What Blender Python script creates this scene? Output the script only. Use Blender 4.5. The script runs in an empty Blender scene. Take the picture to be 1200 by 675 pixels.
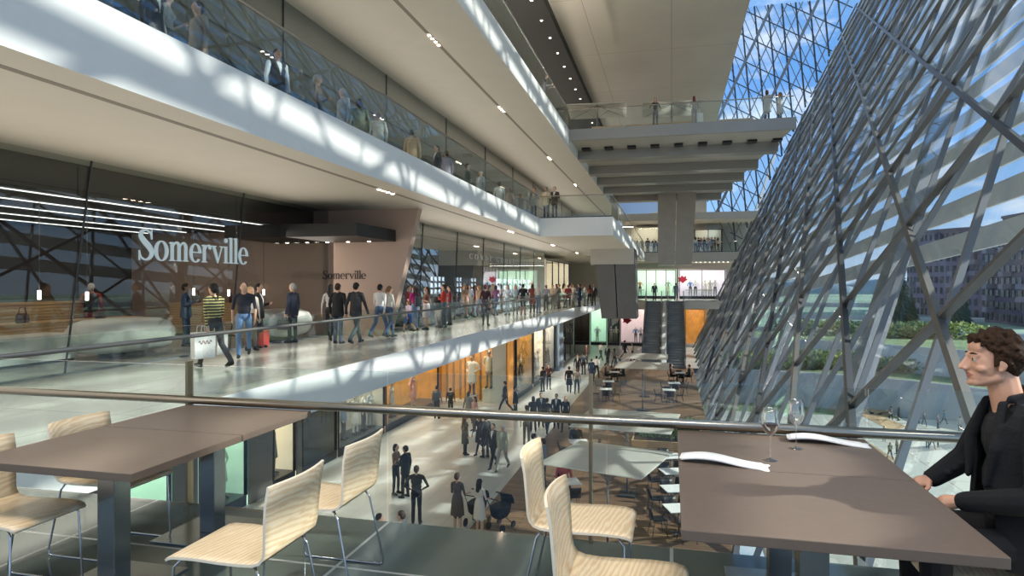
import bpy, bmesh, math, random
import numpy as np
from mathutils import Vector, Matrix
random.seed(7)
SC = bpy.context.scene
COL = SC.collection
PI = math.pi
# ---------------------------------------------------------------- camera
EYE = 1.65
FPX = 765.0
YAW = math.atan(187 / 765)
cam_d = bpy.data.cameras.new('camera')
cam = bpy.data.objects.new('camera', cam_d)
COL.objects.link(cam)
cam.location = (0, 0, EYE)
cam.rotation_euler = (PI / 2, 0, YAW)
cam_d.sensor_width = 36
cam_d.lens = FPX / 1200 * 36
cam_d.shift_y = -5.5 / 1200
cam_d.clip_end = 2000
cam_d.clip_start = 0.05
SC.camera = cam
CY, SY = math.cos(YAW), math.sin(YAW)

def ray(px, py):
    u = (px - 600) / FPX; v = (py - 332) / FPX
    return Vector((u * CY - SY, u * SY + CY, -v))
def at_z(px, py, z):
    r = ray(px, py); t = (z - EYE) / r.z
    return Vector((r.x * t, r.y * t, z))
def at_y(px, py, y):
    r = ray(px, py); t = y / r.y
    return Vector((r.x * t, y, EYE + r.z * t))
def at_x(px, py, x):
    r = ray(px, py); t = x / r.x
    return Vector((x, r.y * t, EYE + r.z * t))

# ---------------------------------------------------------------- materials
MATS = {}
def srgb(h):
    h = h.lstrip('#')
    c = [int(h[i:i + 2], 16) / 255 for i in (0, 2, 4)]
    return tuple((x / 12.92 if x <= .04045 else ((x + .055) / 1.055) ** 2.4) for x in c)
def mat(name, color, rough=.5, metal=0., spec=.5, noise=0., nscale=8., bump=0., emit=None, estr=0., coat=0.):
    if name in MATS: return MATS[name]
    if isinstance(color, str): color = srgb(color)
    m = bpy.data.materials.new(name); m.use_nodes = True
    nt = m.node_tree; b = nt.nodes['Principled BSDF']
    b.inputs['Base Color'].default_value = (*color, 1)
    b.inputs['Roughness'].default_value = rough
    b.inputs['Metallic'].default_value = metal
    b.inputs['Specular IOR Level'].default_value = spec
    b.inputs['Coat Weight'].default_value = coat
    if emit:
        if isinstance(emit, str): emit = srgb(emit)
        b.inputs['Emission Color'].default_value = (*emit, 1)
        b.inputs['Emission Strength'].default_value = estr
    if noise or bump:
        tc = nt.nodes.new('ShaderNodeTexCoord')
        n = nt.nodes.new('ShaderNodeTexNoise'); n.inputs['Scale'].default_value = nscale
        n.inputs['Detail'].default_value = 5
        nt.links.new(tc.outputs['Object'], n.inputs['Vector'])
        if noise:
            r = nt.nodes.new('ShaderNodeValToRGB')
            r.color_ramp.elements[0].position = .3; r.color_ramp.elements[1].position = .7
            r.color_ramp.elements[0].color = (*[max(0, c * (1 - noise)) for c in color], 1)
            r.color_ramp.elements[1].color = (*[min(1, c * (1 + noise)) for c in color], 1)
            nt.links.new(n.outputs['Fac'], r.inputs['Fac'])
            nt.links.new(r.outputs['Color'], b.inputs['Base Color'])
        if bump:
            bp = nt.nodes.new('ShaderNodeBump'); bp.inputs['Strength'].default_value = bump
            bp.inputs['Distance'].default_value = .02
            nt.links.new(n.outputs['Fac'], bp.inputs['Height'])
            nt.links.new(bp.outputs['Normal'], b.inputs['Normal'])
    MATS[name] = m
    return m

def tile_mat(name, color, joint, sx, sy, rough=.25, width=.01, noise=.08, nscale=3, axis='xy', off=0.0, spec=.5):
    """paving with straight joints, in object space"""
    if isinstance(color, str): color = srgb(color)
    if isinstance(joint, str): joint = srgb(joint)
    m = bpy.data.materials.new(name); m.use_nodes = True
    nt = m.node_tree; b = nt.nodes['Principled BSDF']; L = nt.links.new
    b.inputs['Roughness'].default_value = rough
    b.inputs['Specular IOR Level'].default_value = spec
    tc = nt.nodes.new('ShaderNodeTexCoord')
    mp = nt.nodes.new('ShaderNodeMapping')
    if axis == 'yz': mp.inputs['Rotation'].default_value = (0, PI / 2, 0)
    if axis == 'yx': mp.inputs['Rotation'].default_value = (0, 0, PI / 2)
    L(tc.outputs['Object'], mp.inputs['Vector'])
    br = nt.nodes.new('ShaderNodeTexBrick')
    br.offset = off
    br.inputs['Scale'].default_value = 1
    br.inputs['Brick Width'].default_value = sx; br.inputs['Row Height'].default_value = sy
    br.inputs['Mortar Size'].default_value = width; br.inputs['Mortar Smooth'].default_value = .1
    br.inputs['Color1'].default_value = (*[c * (1 - noise) for c in color], 1)
    br.inputs['Color2'].default_value = (*[min(1, c * (1 + noise)) for c in color], 1)
    br.inputs['Mortar'].default_value = (*joint, 1)
    L(mp.outputs['Vector'], br.inputs['Vector'])
    n = nt.nodes.new('ShaderNodeTexNoise'); n.inputs['Scale'].default_value = nscale; n.inputs['Detail'].default_value = 6
    L(tc.outputs['Object'], n.inputs['Vector'])
    mx = nt.nodes.new('ShaderNodeMix'); mx.data_type = 'RGBA'; mx.blend_type = 'MULTIPLY'
    mx.inputs[0].default_value = .35
    L(br.outputs['Color'], mx.inputs[6]); L(n.outputs['Fac'], mx.inputs[7])
    L(mx.outputs[2], b.inputs['Base Color'])
    MATS[name] = m
    return m

def wood_mat(name, c1, c2, scale=(1, 1, 1), rough=.4, axis='X', wscale=3.0, dist=6.0):
    if isinstance(c1, str): c1 = srgb(c1)
    if isinstance(c2, str): c2 = srgb(c2)
    m = bpy.data.materials.new(name); m.use_nodes = True
    nt = m.node_tree; b = nt.nodes['Principled BSDF']; L = nt.links.new
    b.inputs['Roughness'].default_value = rough
    tc = nt.nodes.new('ShaderNodeTexCoord'); mp = nt.nodes.new('ShaderNodeMapping')
    mp.inputs['Scale'].default_value = scale
    L(tc.outputs['Object'], mp.inputs['Vector'])
    w = nt.nodes.new('ShaderNodeTexWave'); w.wave_type = 'BANDS'; w.bands_direction = axis
    w.inputs['Scale'].default_value = wscale; w.inputs['Distortion'].default_value = dist
    w.inputs['Detail'].default_value = 3; w.inputs['Detail Scale'].default_value = 1.2
    L(mp.outputs['Vector'], w.inputs['Vector'])
    n = nt.nodes.new('ShaderNodeTexNoise'); n.inputs['Scale'].default_value = 30; n.inputs['Detail'].default_value = 4
    L(mp.outputs['Vector'], n.inputs['Vector'])
    ad = nt.nodes.new('ShaderNodeMath'); ad.operation = 'MULTIPLY_ADD'; ad.inputs[1].default_value = .45
    L(n.outputs['Fac'], ad.inputs[0]); 
    m2 = nt.nodes.new('ShaderNodeMath'); m2.operation = 'MULTIPLY'; m2.inputs[1].default_value = .6
    L(w.outputs['Fac'], m2.inputs[0]); L(m2.outputs[0], ad.inputs[2])
    r = nt.nodes.new('ShaderNodeValToRGB')
    r.color_ramp.elements[0].color = (*c1, 1); r.color_ramp.elements[1].color = (*c2, 1)
    r.color_ramp.elements[0].position = .15; r.color_ramp.elements[1].position = .8
    L(ad.outputs[0], r.inputs['Fac']); L(r.outputs['Color'], b.inputs['Base Color'])
    MATS[name] = m
    return m

def glass_mat(name, tint, f0=.05, f90=.7, power=4., rough=.0, gtint=(1, 1, 1)):
    m = bpy.data.materials.new(name); m.use_nodes = True
    nt = m.node_tree; nt.nodes.clear(); L = nt.links.new
    out = nt.nodes.new('ShaderNodeOutputMaterial')
    tr = nt.nodes.new('ShaderNodeBsdfTransparent'); tr.inputs['Color'].default_value = (*tint, 1)
    gl = nt.nodes.new('ShaderNodeBsdfGlossy'); gl.inputs['Roughness'].default_value = rough
    gl.inputs['Color'].default_value = (*gtint, 1)
    lw = nt.nodes.new('ShaderNodeLayerWeight'); lw.inputs['Blend'].default_value = .5
    pw = nt.nodes.new('ShaderNodeMath'); pw.operation = 'POWER'; pw.inputs[1].default_value = power
    L(lw.outputs['Facing'], pw.inputs[0])
    ma = nt.nodes.new('ShaderNodeMath'); ma.operation = 'MULTIPLY_ADD'
    ma.inputs[1].default_value = f90 - f0; ma.inputs[2].default_value = f0
    L(pw.outputs[0], ma.inputs[0])
    mx = nt.nodes.new('ShaderNodeMixShader')
    L(ma.outputs[0], mx.inputs[0]); L(tr.outputs[0], mx.inputs[1]); L(gl.outputs[0], mx.inputs[2])
    L(mx.outputs[0], out.inputs['Surface'])
    MATS[name] = m
    return m

# ---------------------------------------------------------------- mesh builder
class MB:
    def __init__(s):
        s.v = []; s.f = []; s.mi = []; s.sm = []
    def add(s, vs, fs, mi=0, smooth=False):
        o = len(s.v)
        s.v += [tuple(p) for p in vs]
        for f in fs:
            s.f.append([i + o for i in f]); s.mi.append(mi); s.sm.append(smooth)
        return s
    def box(s, x0, y0, z0, x1, y1, z1, mi=0):
        if x0 > x1: x0, x1 = x1, x0
        if y0 > y1: y0, y1 = y1, y0
        if z0 > z1: z0, z1 = z1, z0
        vs = [(x0, y0, z0), (x1, y0, z0), (x1, y1, z0), (x0, y1, z0), (x0, y0, z1), (x1, y0, z1), (x1, y1, z1), (x0, y1, z1)]
        if isinstance(mi, dict):
            fs = {'-z': (0, 3, 2, 1), '+z': (4, 5, 6, 7), '-y': (0, 1, 5, 4), '+x': (1, 2, 6, 5), '+y': (2, 3, 7, 6), '-x': (3, 0, 4, 7)}
            o = len(s.v); s.v += vs
            for k, f in fs.items():
                s.f.append([i + o for i in f]); s.mi.append(mi.get(k, mi.get('', 0))); s.sm.append(False)
            return s
        return s.add(vs, [(0, 3, 2, 1), (4, 5, 6, 7), (0, 1, 5, 4), (1, 2, 6, 5), (2, 3, 7, 6), (3, 0, 4, 7)], mi)
    def bar(s, a, b, w, d, up=(0, 0, 1), mi=0, t=1.0):
        """box along a-b, w across, d along 'up'"""
        a = Vector(a); b = Vector(b); ax = (b - a).normalized(); up = Vector(up)
        sx = ax.cross(up)
        if sx.length < 1e-5: sx = ax.cross(Vector((1, 0, 0)))
        sx.normalize(); uz = sx.cross(ax).normalized()
        vs = []
        for p, k in ((a, 1), (b, t)):
            for i, j in ((-1, -1), (1, -1), (1, 1), (-1, 1)):
                vs.append(p + sx * (i * w / 2 * k) + uz * (j * d / 2 * k))
        return s.add(vs, [(0, 1, 2, 3), (7, 6, 5, 4), (0, 4, 5, 1), (1, 5, 6, 2), (2, 6, 7, 3), (3, 7, 4, 0)], mi)
    def tube(s, pts, r, n=8, mi=0, caps=True):
        pts = [Vector(p) for p in pts]
        rs = r if isinstance(r, (list, tuple)) else [r] * len(pts)
        rings = []; prev = None
        for i, p in enumerate(pts):
            d = (pts[min(i + 1, len(pts) - 1)] - pts[max(i - 1, 0)]).normalized()
            if prev is None:
                a = d.cross(Vector((0, 0, 1)))
                if a.length < 1e-3: a = d.cross(Vector((1, 0, 0)))
            else:
                a = prev - d * prev.dot(d)
            a.normalize(); prev = a; c = d.cross(a)
            rings.append([p + (a * math.cos(2 * PI * k / n) + c * math.sin(2 * PI * k / n)) * rs[i] for k in range(n)])
        return s.loft(rings, mi, True, caps)
    def loft(s, rings, mi=0, smooth=True, caps=True, closed=True):
        n = len(rings[0]); o = len(s.v)
        for r in rings: s.v += [tuple(p) for p in r]
        for i in range(len(rings) - 1):
            for k in range(n if closed else n - 1):
                k2 = (k + 1) % n
                s.f.append([o + i * n + k, o + i * n + k2, o + (i + 1) * n + k2, o + (i + 1) * n + k]); s.mi.append(mi); s.sm.append(smooth)
        if caps and closed:
            s.f.append([o + k for k in range(n)][::-1]); s.mi.append(mi); s.sm.append(False)
            s.f.append([o + (len(rings) - 1) * n + k for k in range(n)]); s.mi.append(mi); s.sm.append(False)
        return s
    def lathe(s, prof, c=(0, 0, 0), n=24, mi=0, smooth=True, caps=False):
        rings = [[(c[0] + r * math.cos(2 * PI * k / n), c[1] + r * math.sin(2 * PI * k / n), c[2] + z) for k in range(n)] for r, z in prof]
        return s.loft(rings, mi, smooth, caps)
    def prism(s, poly, axis, a, b, mi=0):
        """poly of 2-D points extruded along axis ('x': pts are y,z; 'y': x,z; 'z': x,y)"""
        def P(p, t):
            return (t, p[0], p[1]) if axis == 'x' else ((p[0], t, p[1]) if axis == 'y' else (p[0], p[1], t))
        n = len(poly)
        vs = [P(p, a) for p in poly] + [P(p, b) for p in poly]
        fs = [list(range(n)), list(range(2 * n - 1, n - 1, -1))] + [(k, n + k, n + (k + 1) % n, (k + 1) % n) for k in range(n)]
        return s.add(vs, fs, mi)
    def ball(s, c, r, n=10, m=7, mi=0, rot=None):
        if not isinstance(r, (tuple, list)): r = (r, r, r)
        vs = []; fs = []
        for i in range(m + 1):
            th = PI * i / m
            for k in range(n):
                ph = 2 * PI * k / n
                p = Vector((r[0] * math.sin(th) * math.cos(ph), r[1] * math.sin(th) * math.sin(ph), r[2] * math.cos(th)))
                if rot: p = rot @ p
                vs.append(p + Vector(c))
        for i in range(m):
            for k in range(n):
                k2 = (k + 1) % n
                fs.append((i * n + k, (i + 1) * n + k, (i + 1) * n + k2, i * n + k2))
        return s.add(vs, fs, mi, True)
    def mesh(s, name, mats):
        me = bpy.data.meshes.new(name)
        me.from_pydata(s.v, [], s.f)
        if not isinstance(mats, (list, tuple)): mats = [mats]
        for m in mats: me.materials.append(MATS[m] if isinstance(m, str) else m)
        me.polygons.foreach_set('material_index', s.mi)
        me.polygons.foreach_set('use_smooth', s.sm)
        me.update()
        bm = bmesh.new(); bm.from_mesh(me)
        bmesh.ops.remove_doubles(bm, verts=bm.verts, dist=1e-6)
        bmesh.ops.recalc_face_normals(bm, faces=bm.faces)
        bm.to_mesh(me); bm.free()
        return me
    def build(s, name, mats, parent=None, bevel=0, loc=None):
        me = s.mesh(name, mats)
        o = bpy.data.objects.new(name, me); COL.objects.link(o)
        if parent is not None: o.parent = parent
        if loc is not None: o.location = loc
        if bevel:
            b = o.modifiers.new('bevel', 'BEVEL'); b.width = bevel; b.segments = 2; b.limit_method = 'ANGLE'
        return o

def tag(o, label=None, cat=None, group=None, kind=None):
    if label: o['label'] = label
    if cat: o['category'] = cat
    if group: o['group'] = group
    if kind: o['kind'] = kind
    return o
def empty(name, loc=(0, 0, 0), rz=0, label=None, cat=None, group=None, kind=None):
    o = bpy.data.objects.new(name, None); COL.objects.link(o)
    o.location = loc; o.rotation_euler = (0, 0, rz); o.empty_display_size = .1
    return tag(o, label, cat, group, kind)
def copy_tree(o, parent=None):
    c = o.copy(); COL.objects.link(c); c.parent = parent
    for ch in list(o.children): copy_tree(ch, c)
    return c
def dup(root, loc, rz=0, label=None, group=None, scale=None):
    c = copy_tree(root)
    c.location = loc; c.rotation_euler = (0, 0, rz)
    if label: c['label'] = label
    if group: c['group'] = group
    if scale: c.scale = scale
    return c
def struct(o, label, cat):
    return tag(o, label, cat, None, 'structure')

# ---------------------------------------------------------------- palette
mat('white_fascia', '#e6e6e2', .45, noise=.02, nscale=2)
mat('soffit', '#d9d2c4', .5, noise=.02, nscale=1.5)
mat('soffit_slot', '#8d8578', .6)
mat('black_ceiling', '#1c1a18', .6)
mat('steel_grey', '#6d6b66', .42, .5, noise=.06, nscale=3)
mat('steel_dark', '#47494c', .42, .5)
mat('steel_pale', '#787c80', .45, .3)
mat('chrome', '#b9bcc0', .18, 1)
mat('brushed', '#a49c90', .28, 1)
mat('bronze', '#8a7a60', .35, .8)
mat('dark_plinth', '#1d242c', .3)
mat('black', '#0c0c0d', .5)
mat('dark_glassy', '#15191a', .12, 0, .6)
mat('panel_grey', '#77736b', .42, .55, noise=.05, nscale=1.5)
mat('panel_pale', '#b9b4a8', .42, .2, noise=.04, nscale=1.5)
mat('lamp_white', '#ffffff', .5, emit='#fff4e4', estr=5)
mat('lamp_strip', '#ffffff', .5, emit='#fff1dc', estr=14)
mat('lamp_spot', '#ffffff', .5, emit='#ffd9bd', estr=30)
mat('shelf_light', '#ffffff', .5, emit='#eef3ff', estr=2.6)
mat('white_plastic', '#f2f2ef', .35)
mat('canopy_white', '#efeee6', .7)
_n = MATS['canopy_white'].node_tree; _t = _n.nodes.new('ShaderNodeBsdfTranslucent'); _t.inputs['Color'].default_value = (.86, .85, .80, 1)
_m = _n.nodes.new('ShaderNodeMixShader'); _m.inputs[0].default_value = .65
_n.links.new(_n.nodes['Principled BSDF'].outputs[0], _m.inputs[1]); _n.links.new(_t.outputs[0], _m.inputs[2]); _n.links.new(_m.outputs[0], _n.nodes['Material Output'].inputs['Surface'])
mat('pink_wall', '#b59b8b', .6, noise=.03, nscale=1)
mat('store_dark', '#3a332f', .35, noise=.15, nscale=.8)
mat('store_black', '#151310', .5)
mat('store_blue', '#6d7278', .45, noise=.06, nscale=1)
mat('maroon', '#4f2428', .6)
mat('counter_white', '#e2e1d8', .35)
mat('sign_blue', '#c3d3da', .4, emit='#b9ccd4', estr=.25)
mat('sign_brown', '#3b2f2b', .5)
mat('sign_grey', '#9b9b96', .4, emit='#a8a8a2', estr=.2)
mat('sign_red', '#8a2f3d', .5)
mat('gold_wall', '#b98a45', .35, noise=.25, nscale=2)
mat('gold_light', '#a8702f', .4, noise=.45, nscale=1.6, emit='#c9893c', estr=.5)
mat('gold_col', '#a87432', .3, noise=.2, nscale=5)
mat('green_glow', '#cfe6d6', .5, emit='#bfe8cf', estr=.35)
mat('cream_glow', '#e8dcc6', .5, emit='#ffe9cc', estr=.4)
mat('teal_dark', '#25423c', .5)
mat('pale_panel', '#d8d0c4', .5)
mat('napkin', '#f7f6f2', .8)
mat('table_top', '#706155', .45, noise=.04, nscale=30, spec=.3)
mat('wine', '#3a0a18', .1)
mat('hedge', '#55703f', .8, noise=.5, nscale=6)
mat('conifer', '#2c4a33', .8, noise=.4, nscale=4)
mat('flower_shrub', '#8a9a4a', .8, noise=.5, nscale=9)
mat('lawn', '#667c55', .9, noise=.35, nscale=.35)
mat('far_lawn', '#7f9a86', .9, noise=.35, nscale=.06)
mat('retaining', '#a5a8a6', .6, noise=.08, nscale=.5)
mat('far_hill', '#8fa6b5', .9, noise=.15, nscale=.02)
mat('block_wall', '#87788a', .8, noise=.15, nscale=.12)
mat('block_wall_dark', '#665b68', .8, noise=.15, nscale=.12)
mat('block_window', '#20232a', .15)
mat('block_balcony', '#8d8590', .7)
mat('fin', '#cfd2d2', .45, .1, noise=.05, nscale=1)
mat('mega_column', '#8f959c', .5, .15, noise=.05, nscale=.6)
mat('escal_step', '#85878a', .5, .2)
mat('escal_side', '#8b8e90', .35, .5)
mat('rubber', '#16171a', .4)
mat('dark_chair', '#24211f', .45)
mat('screen_blue', '#8aa9d4', .4, emit='#8fb0dc', estr=.3)  # glows in place of the bright view through an opening
tile_mat('walk_tile', '#d6d2c6', '#a5a094', 1.8, 1.8, .22, .012, .03, .6)
tile_mat('ground_tile', '#c9cac6', '#a9aaa6', 2.4, .6, .3, .008, .04, 1.2, axis='yx', off=.5)
tile_mat('terrace_tile', '#56605a', '#b3b6b0', 1.9, 1.15, .07, .011, .03, .8, off=0.0, spec=.6)
tile_mat('plaza_tile', '#cdcbbd', '#b3ab98', 6, 6, .7, .1, .05, .1)
tile_mat('ceiling_panel', '#cfc6b6', '#8f887c', 4.6, 8.5, .34, .018, .01, .25)
tile_mat('dark_panel', '#1d1e1d', '#343633', 1.4, 4.2, .12, .012, .1, 1, axis='yz')
wood_mat('deck', '#6b4c33', '#a07a55', (1, 1, 1), .55, 'Y', 3.3, 1.2)
wood_mat('chair_wood', '#e0c093', '#f4e0bd', (.16, 1, 1), .36, 'DIAGONAL', 26., 6.)
wood_mat('store_wood', '#b78f62', '#d9b98d', (1, .3, 1), .4, 'Z', 4., 3.)
glass_mat('glass_rail', (.93, .965, .955), .035, .75, 5)
glass_mat('glass_store', (.84, .86, .85), .045, .55, 4.5)
glass_mat('glass_upper', (.70, .76, .78), .10, .85, 2.6)
glass_mat('glass_gallery', (.80, .86, .86), .06, .6, 4.5)
glass_mat('glass_facade', (.90, .94, .96), .03, .6, 5)
glass_mat('wine_glass', (.93, .94, .94), .10, 1.0, 1.7)
# ================================================================ SHELL
del MATS['deck']
tile_mat('deck', '#86694f', '#3a2c20', 3.2, .16, .5, .012, .22, 2.2, off=.37)
Z0, Z1, Z2, Z3 = -5.5, -.1, 5.05, 10.3      # finished floor levels
B1, B2, B3 = -.85, 4.1, 9.25                # undersides of the slabs
X1, X2, X3 = -6.75, -6.7, -5.6              # inner edges of the decks
ZC = 16.5                                   # top ceiling

def PX(z, y): return 3.87 + .455 * z + .012 * y      # inclined facade plane
def on_facade(px, py, off=0.0):
    r = ray(px, py)
    # 3.87+off+.455 z+.012 y = x
    den = r.x - .455 * r.z - .012 * r.y
    t = (3.87 + off + .455 * EYE) / den
    return Vector((r.x * t, r.y * t, EYE + r.z * t))

# --- floors (slab + edge + underside in one)
o = MB().box(-6.85, -5, -.42, 4.4, 4.19, 0, {'+z': 0, '': 1}).build('floor', ['terrace_tile', 'steel_dark'])
struct(o, 'polished grey green terrace floor under the wooden chairs', 'floor')
o = MB().box(-20, -5, B1, X1, 66, Z1, {'+z': 0, '+x': 1, '-z': 2, '': 1}).box(-20, 66, B1, 9, 80, Z1, {'+z': 0, '-y': 3, '-z': 2, '': 1}).build('floor', ['walk_tile', 'white_fascia', 'soffit', 'panel_pale'])
struct(o, 'pale tiled walkway with white edge in front of the dark shops', 'floor')
o = MB().box(-20, -5, B2, X2, 33.5, Z2, {'+z': 0, '+x': 1, '-z': 2, '': 1}).box(-20, 33.5, B2, -2.9, 74, Z2, {'+z': 0, '+x': 1, '-z': 2, '-y': 1, '': 1}).box(-20, 74, B2 - .1, 9.4, 80, Z2, {'+z': 0, '-y': 3, '-z': 2, '': 1}).build('floor', ['walk_tile', 'white_fascia', 'soffit', 'panel_pale'])
struct(o, 'upper gallery deck with sun patches on its white edge', 'floor')
o = MB().box(-20, -5, B3, X3, 80, Z3, {'+z': 0, '+x': 1, '-z': 2, '': 1}).box(-5.6, 74, 8.6, 9, 80, 9.4, {'-y': 3, '': 2}).build('floor', ['walk_tile', 'white_fascia', 'soffit', 'panel_pale'])
struct(o, 'topmost gallery deck with brightly sunlit white edge', 'floor')
o = MB().box(-20, -6, Z0 - .4, -5.7, 80, Z0, {'+z': 0, '': 1}).box(-5.7, 57, Z0 - .4, 4, 80, Z0, {'+z': 0, '': 1}).build('floor', ['ground_tile', 'steel_dark'])
struct(o, 'light grey tiled floor of the lowest mall level', 'floor')
o = MB().box(-5.7, -6, Z0 - .4, 1.75, 57, Z0 + .02, {'+z': 0, '': 1}).build('floor', ['deck', 'steel_dark'])
struct(o, 'brown timber deck of the cafe on the lowest level', 'floor')
# --- ceilings
o = MB().box(-6.3, 4, ZC, 4.0, 78, ZC + .5, {'-z': 0, '': 1}).build('ceiling', ['ceiling_panel', 'soffit'])
struct(o, 'high beige panelled ceiling above the bridge', 'ceiling')
o = MB().box(-20, -5, ZC - .5, -6.3, 80, ZC + .5, 0).build('ceiling', ['black_ceiling'])
struct(o, 'black ceiling strip with a row of tiny downlights', 'ceiling')
# walls at far end and far left
o = MB().box(-20, 80, Z0, 9, 80.4, B1, 0).box(-20, 80, Z1, 9.0, 80.4, B2, 0).box(-20, 80, Z2, 9.5, 80.4, 8.6, 0).box(-20, 80, 9.4, 4, 80.4, ZC, 0).build('wall_far', ['panel_pale'])
struct(o, 'pale far end wall behind the escalators', 'wall')
o = MB().box(-20.4, -5, Z0, -20, 80, ZC, 0).build('wall_left', ['store_black'])
struct(o, 'dark wall at the back of the shops', 'wall')

# soffit slots with groups of little spots
def slot(name, x, z, y0, y1, label):
    o = MB().box(x - .06, y0, z - .004, x + .06, y1, z + .03).build(name, ['soffit_slot'])
    return struct(o, label, 'trim')
slot('trim_1', -7.35, B2, -4, 74, 'dark lighting slot along the beige underside of the gallery')
slot('trim_2', -7.2, B3, -4, 74, 'dark lighting slot along the underside of the topmost deck')
def spots(x, z, y, label, n=4, gap=.28, power=60):
    e = empty('spotlight_cluster', (x, y, z), 0, label, 'spotlight', 'spot clusters in the ceiling slots')
    MB().box(-.05, -n * gap / 2, -.02, .05, n * gap / 2, .0).build('housing', ['white_plastic'], e)
    for i in range(n):
        yy = (i - (n - 1) / 2) * gap
        MB().lathe([(.0, -.03), (.045, -.03), (.05, -.018)], (0, yy, 0), 12).build('lens', ['lamp_spot'], e)
    l = bpy.data.lights.new('spot', 'SPOT'); l.energy = power; l.color = (1, .85, .72); l.spot_size = 1.7; l.spot_blend = .8; l.shadow_soft_size = .05
    lo = bpy.data.objects.new('spot_lamp', l); COL.objects.link(lo); lo.parent = e; lo.location = (0, 0, -.06)
    return e
for i, yy in enumerate((16.0, 29.8, 41, 52, 62)):
    spots(-7.35, B2 - .004, yy, ['cluster of four lit spots in the slot above the shops, the one nearest the terrace', 'second cluster of lit spots from the terrace above the shops', 'small lit spots above the shoe shop front', 'small lit spots by the grey hanging wedge', 'last small lit spots near the far shops'][i])
for i, yy in enumerate((19.2, 27.5, 39, 50)):
    spots(-7.2, B3 - .004, yy, ['cluster of four lit spots on the topmost underside, nearest the camera', 'second cluster of lit spots on the topmost underside', 'third tiny cluster of spots on the topmost underside', 'last tiny cluster of spots on the topmost underside'][i])
# downlights of black ceiling
for i in range(15):
    y = 22 + i * 2.6
    o = MB().lathe([(0, -.03), (.06, -.03), (.075, 0)], (0, 0, 0), 10).build('downlight', ['lamp_white'], loc=(-6.9, y, ZC - .5))
    tag(o, 'tiny round downlight in the black ceiling strip', 'downlight', 'downlights in a row in the black ceiling')

# ================================================================ INCLINED FACADE (diagrid)
fac = empty('wall_right', (PX(0, 12), 12, 0), 0, 'inclined steel and glass lattice facade', 'facade', None, 'structure')
fo = fac.location.copy()
NF = Vector((1, -.012, -.455)).normalized()       # outward normal
ZLO, ZHI, YLO, YHI = -6.2, 31.0, 1.5, 78.0
def clip_line(slope, c, ylo=YLO, yhi=YHI):
    """z = slope*y + c clipped to the facade"""
    ya, yb = ylo, yhi
    za, zb = slope * ya + c, slope * yb + c
    pts = []
    y_at = lambda z: (z - c) / slope
    lo, hi = sorted((y_at(ZLO), y_at(ZHI)))
    ya = max(ya, lo); yb = min(yb, hi)
    if yb - ya < 1.0: return None
    return (ya, slope * ya + c, yb, slope * yb + c)
def member(seg, w, d, m, off=0.0):
    ya, za, yb, zb = seg
    a = Vector((PX(za, ya), ya, za)) + NF * off - fo; b = Vector((PX(zb, yb), yb, zb)) + NF * off - fo
    MB().bar(a, b, w, d, NF).build('steel_member', [m], fac)
nmem = 0
for i in range(-8, 14):
    s = clip_line(.43, -4.45 + 2.9 * i)
    if s: member(s, .12, .15, 'steel_dark' if i % 2 else 'steel_grey'); nmem += 1
for i in range(-3, 15):
    s = clip_line(-.88, 18.3 + 6.05 * i)
    if s: member(s, .115, .14, 'steel_grey', .02); nmem += 1
for i in range(-3, 14):
    s = clip_line(-.88, 15.3 + 6.05 * i)
    if s and i > 1: member(s, .07, .09, 'steel_grey', .12); nmem += 1
for i in range(0, 22):
    s = clip_line(2.1, -25.7 - 6.9 * (i - 2))
    if s: member(s, (.11, .06)[i % 2], .12, 'steel_pale', .1); nmem += 1
for i in range(0, 20):
    s = clip_line(-2.6, 46 + 17 * i)
    if s: member(s, .09, .12, 'steel_pale', .14); nmem += 1
# the glass skin just outside the steel
q = []
for (y, z) in ((YLO, ZLO), (YHI, ZLO), (YHI, ZHI), (YLO, ZHI)):
    q.append(Vector((PX(z, y), y, z)) + NF * .24 - fo)
q2 = [p + NF * .03 for p in q]
MB().add(q + q2, [(0, 1, 2, 3), (7, 6, 5, 4), (0, 4, 5, 1), (1, 5, 6, 2), (2, 6, 7, 3), (3, 7, 4, 0)]).build('glazing', ['glass_facade'], fac)

# end lattice closing the far end above the shops
end = empty('wall_end', (9, 78.3, Z2), 0, 'far lattice of thin steel mullions closing the glass hall above the bridge', 'facade', None, 'structure')
eo = end.location.copy()
YE = 78.3
def end_seg(xa, za, xb, zb, w, m):
    # clip to 3.9 <= x <= plane
    n = 200; pts = []
    for k in range(n + 1):
        x = xa + (xb - xa) * k / n; z = za + (zb - za) * k / n
        if x >= 3.95 and x <= PX(z, YE) and (z >= 9.5 or x >= 6.4) and z >= 5.1 and z <= 33: pts.append((x, z))
    if len(pts) < 6: return
    a, b = pts[0], pts[-1]
    MB().bar(Vector((a[0], YE, a[1])) - eo, Vector((b[0], YE, b[1])) - eo, w, w, (0, 1, 0)).build('mullion', [m], end)
for i in range(11):
    x = 4.2 + i * 1.45
    end_seg(x + 1.5, 5, x - .9, 33, .16, 'steel_dark')
for i in range(16):
    z = 6 + i * 2.9
    end_seg(3.9, z + 3, 20, z - 6.5, .1, 'steel_dark')
for i in range(24):
    end_seg(2 + i * .9 - 8, 33, 2 + i * .9 + 3, 5, .07, 'steel_grey')
for i in range(14):
    end_seg(2 + i * 1.6 - 4, 5, 2 + i * 1.6 + 9, 33, .3 if i % 3 == 0 else .12, 'steel_pale')
MB().box(3.95 - eo.x, .25, .0, 20 - eo.x, .28, 28).build('glazing', ['glass_facade'], end)

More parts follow.
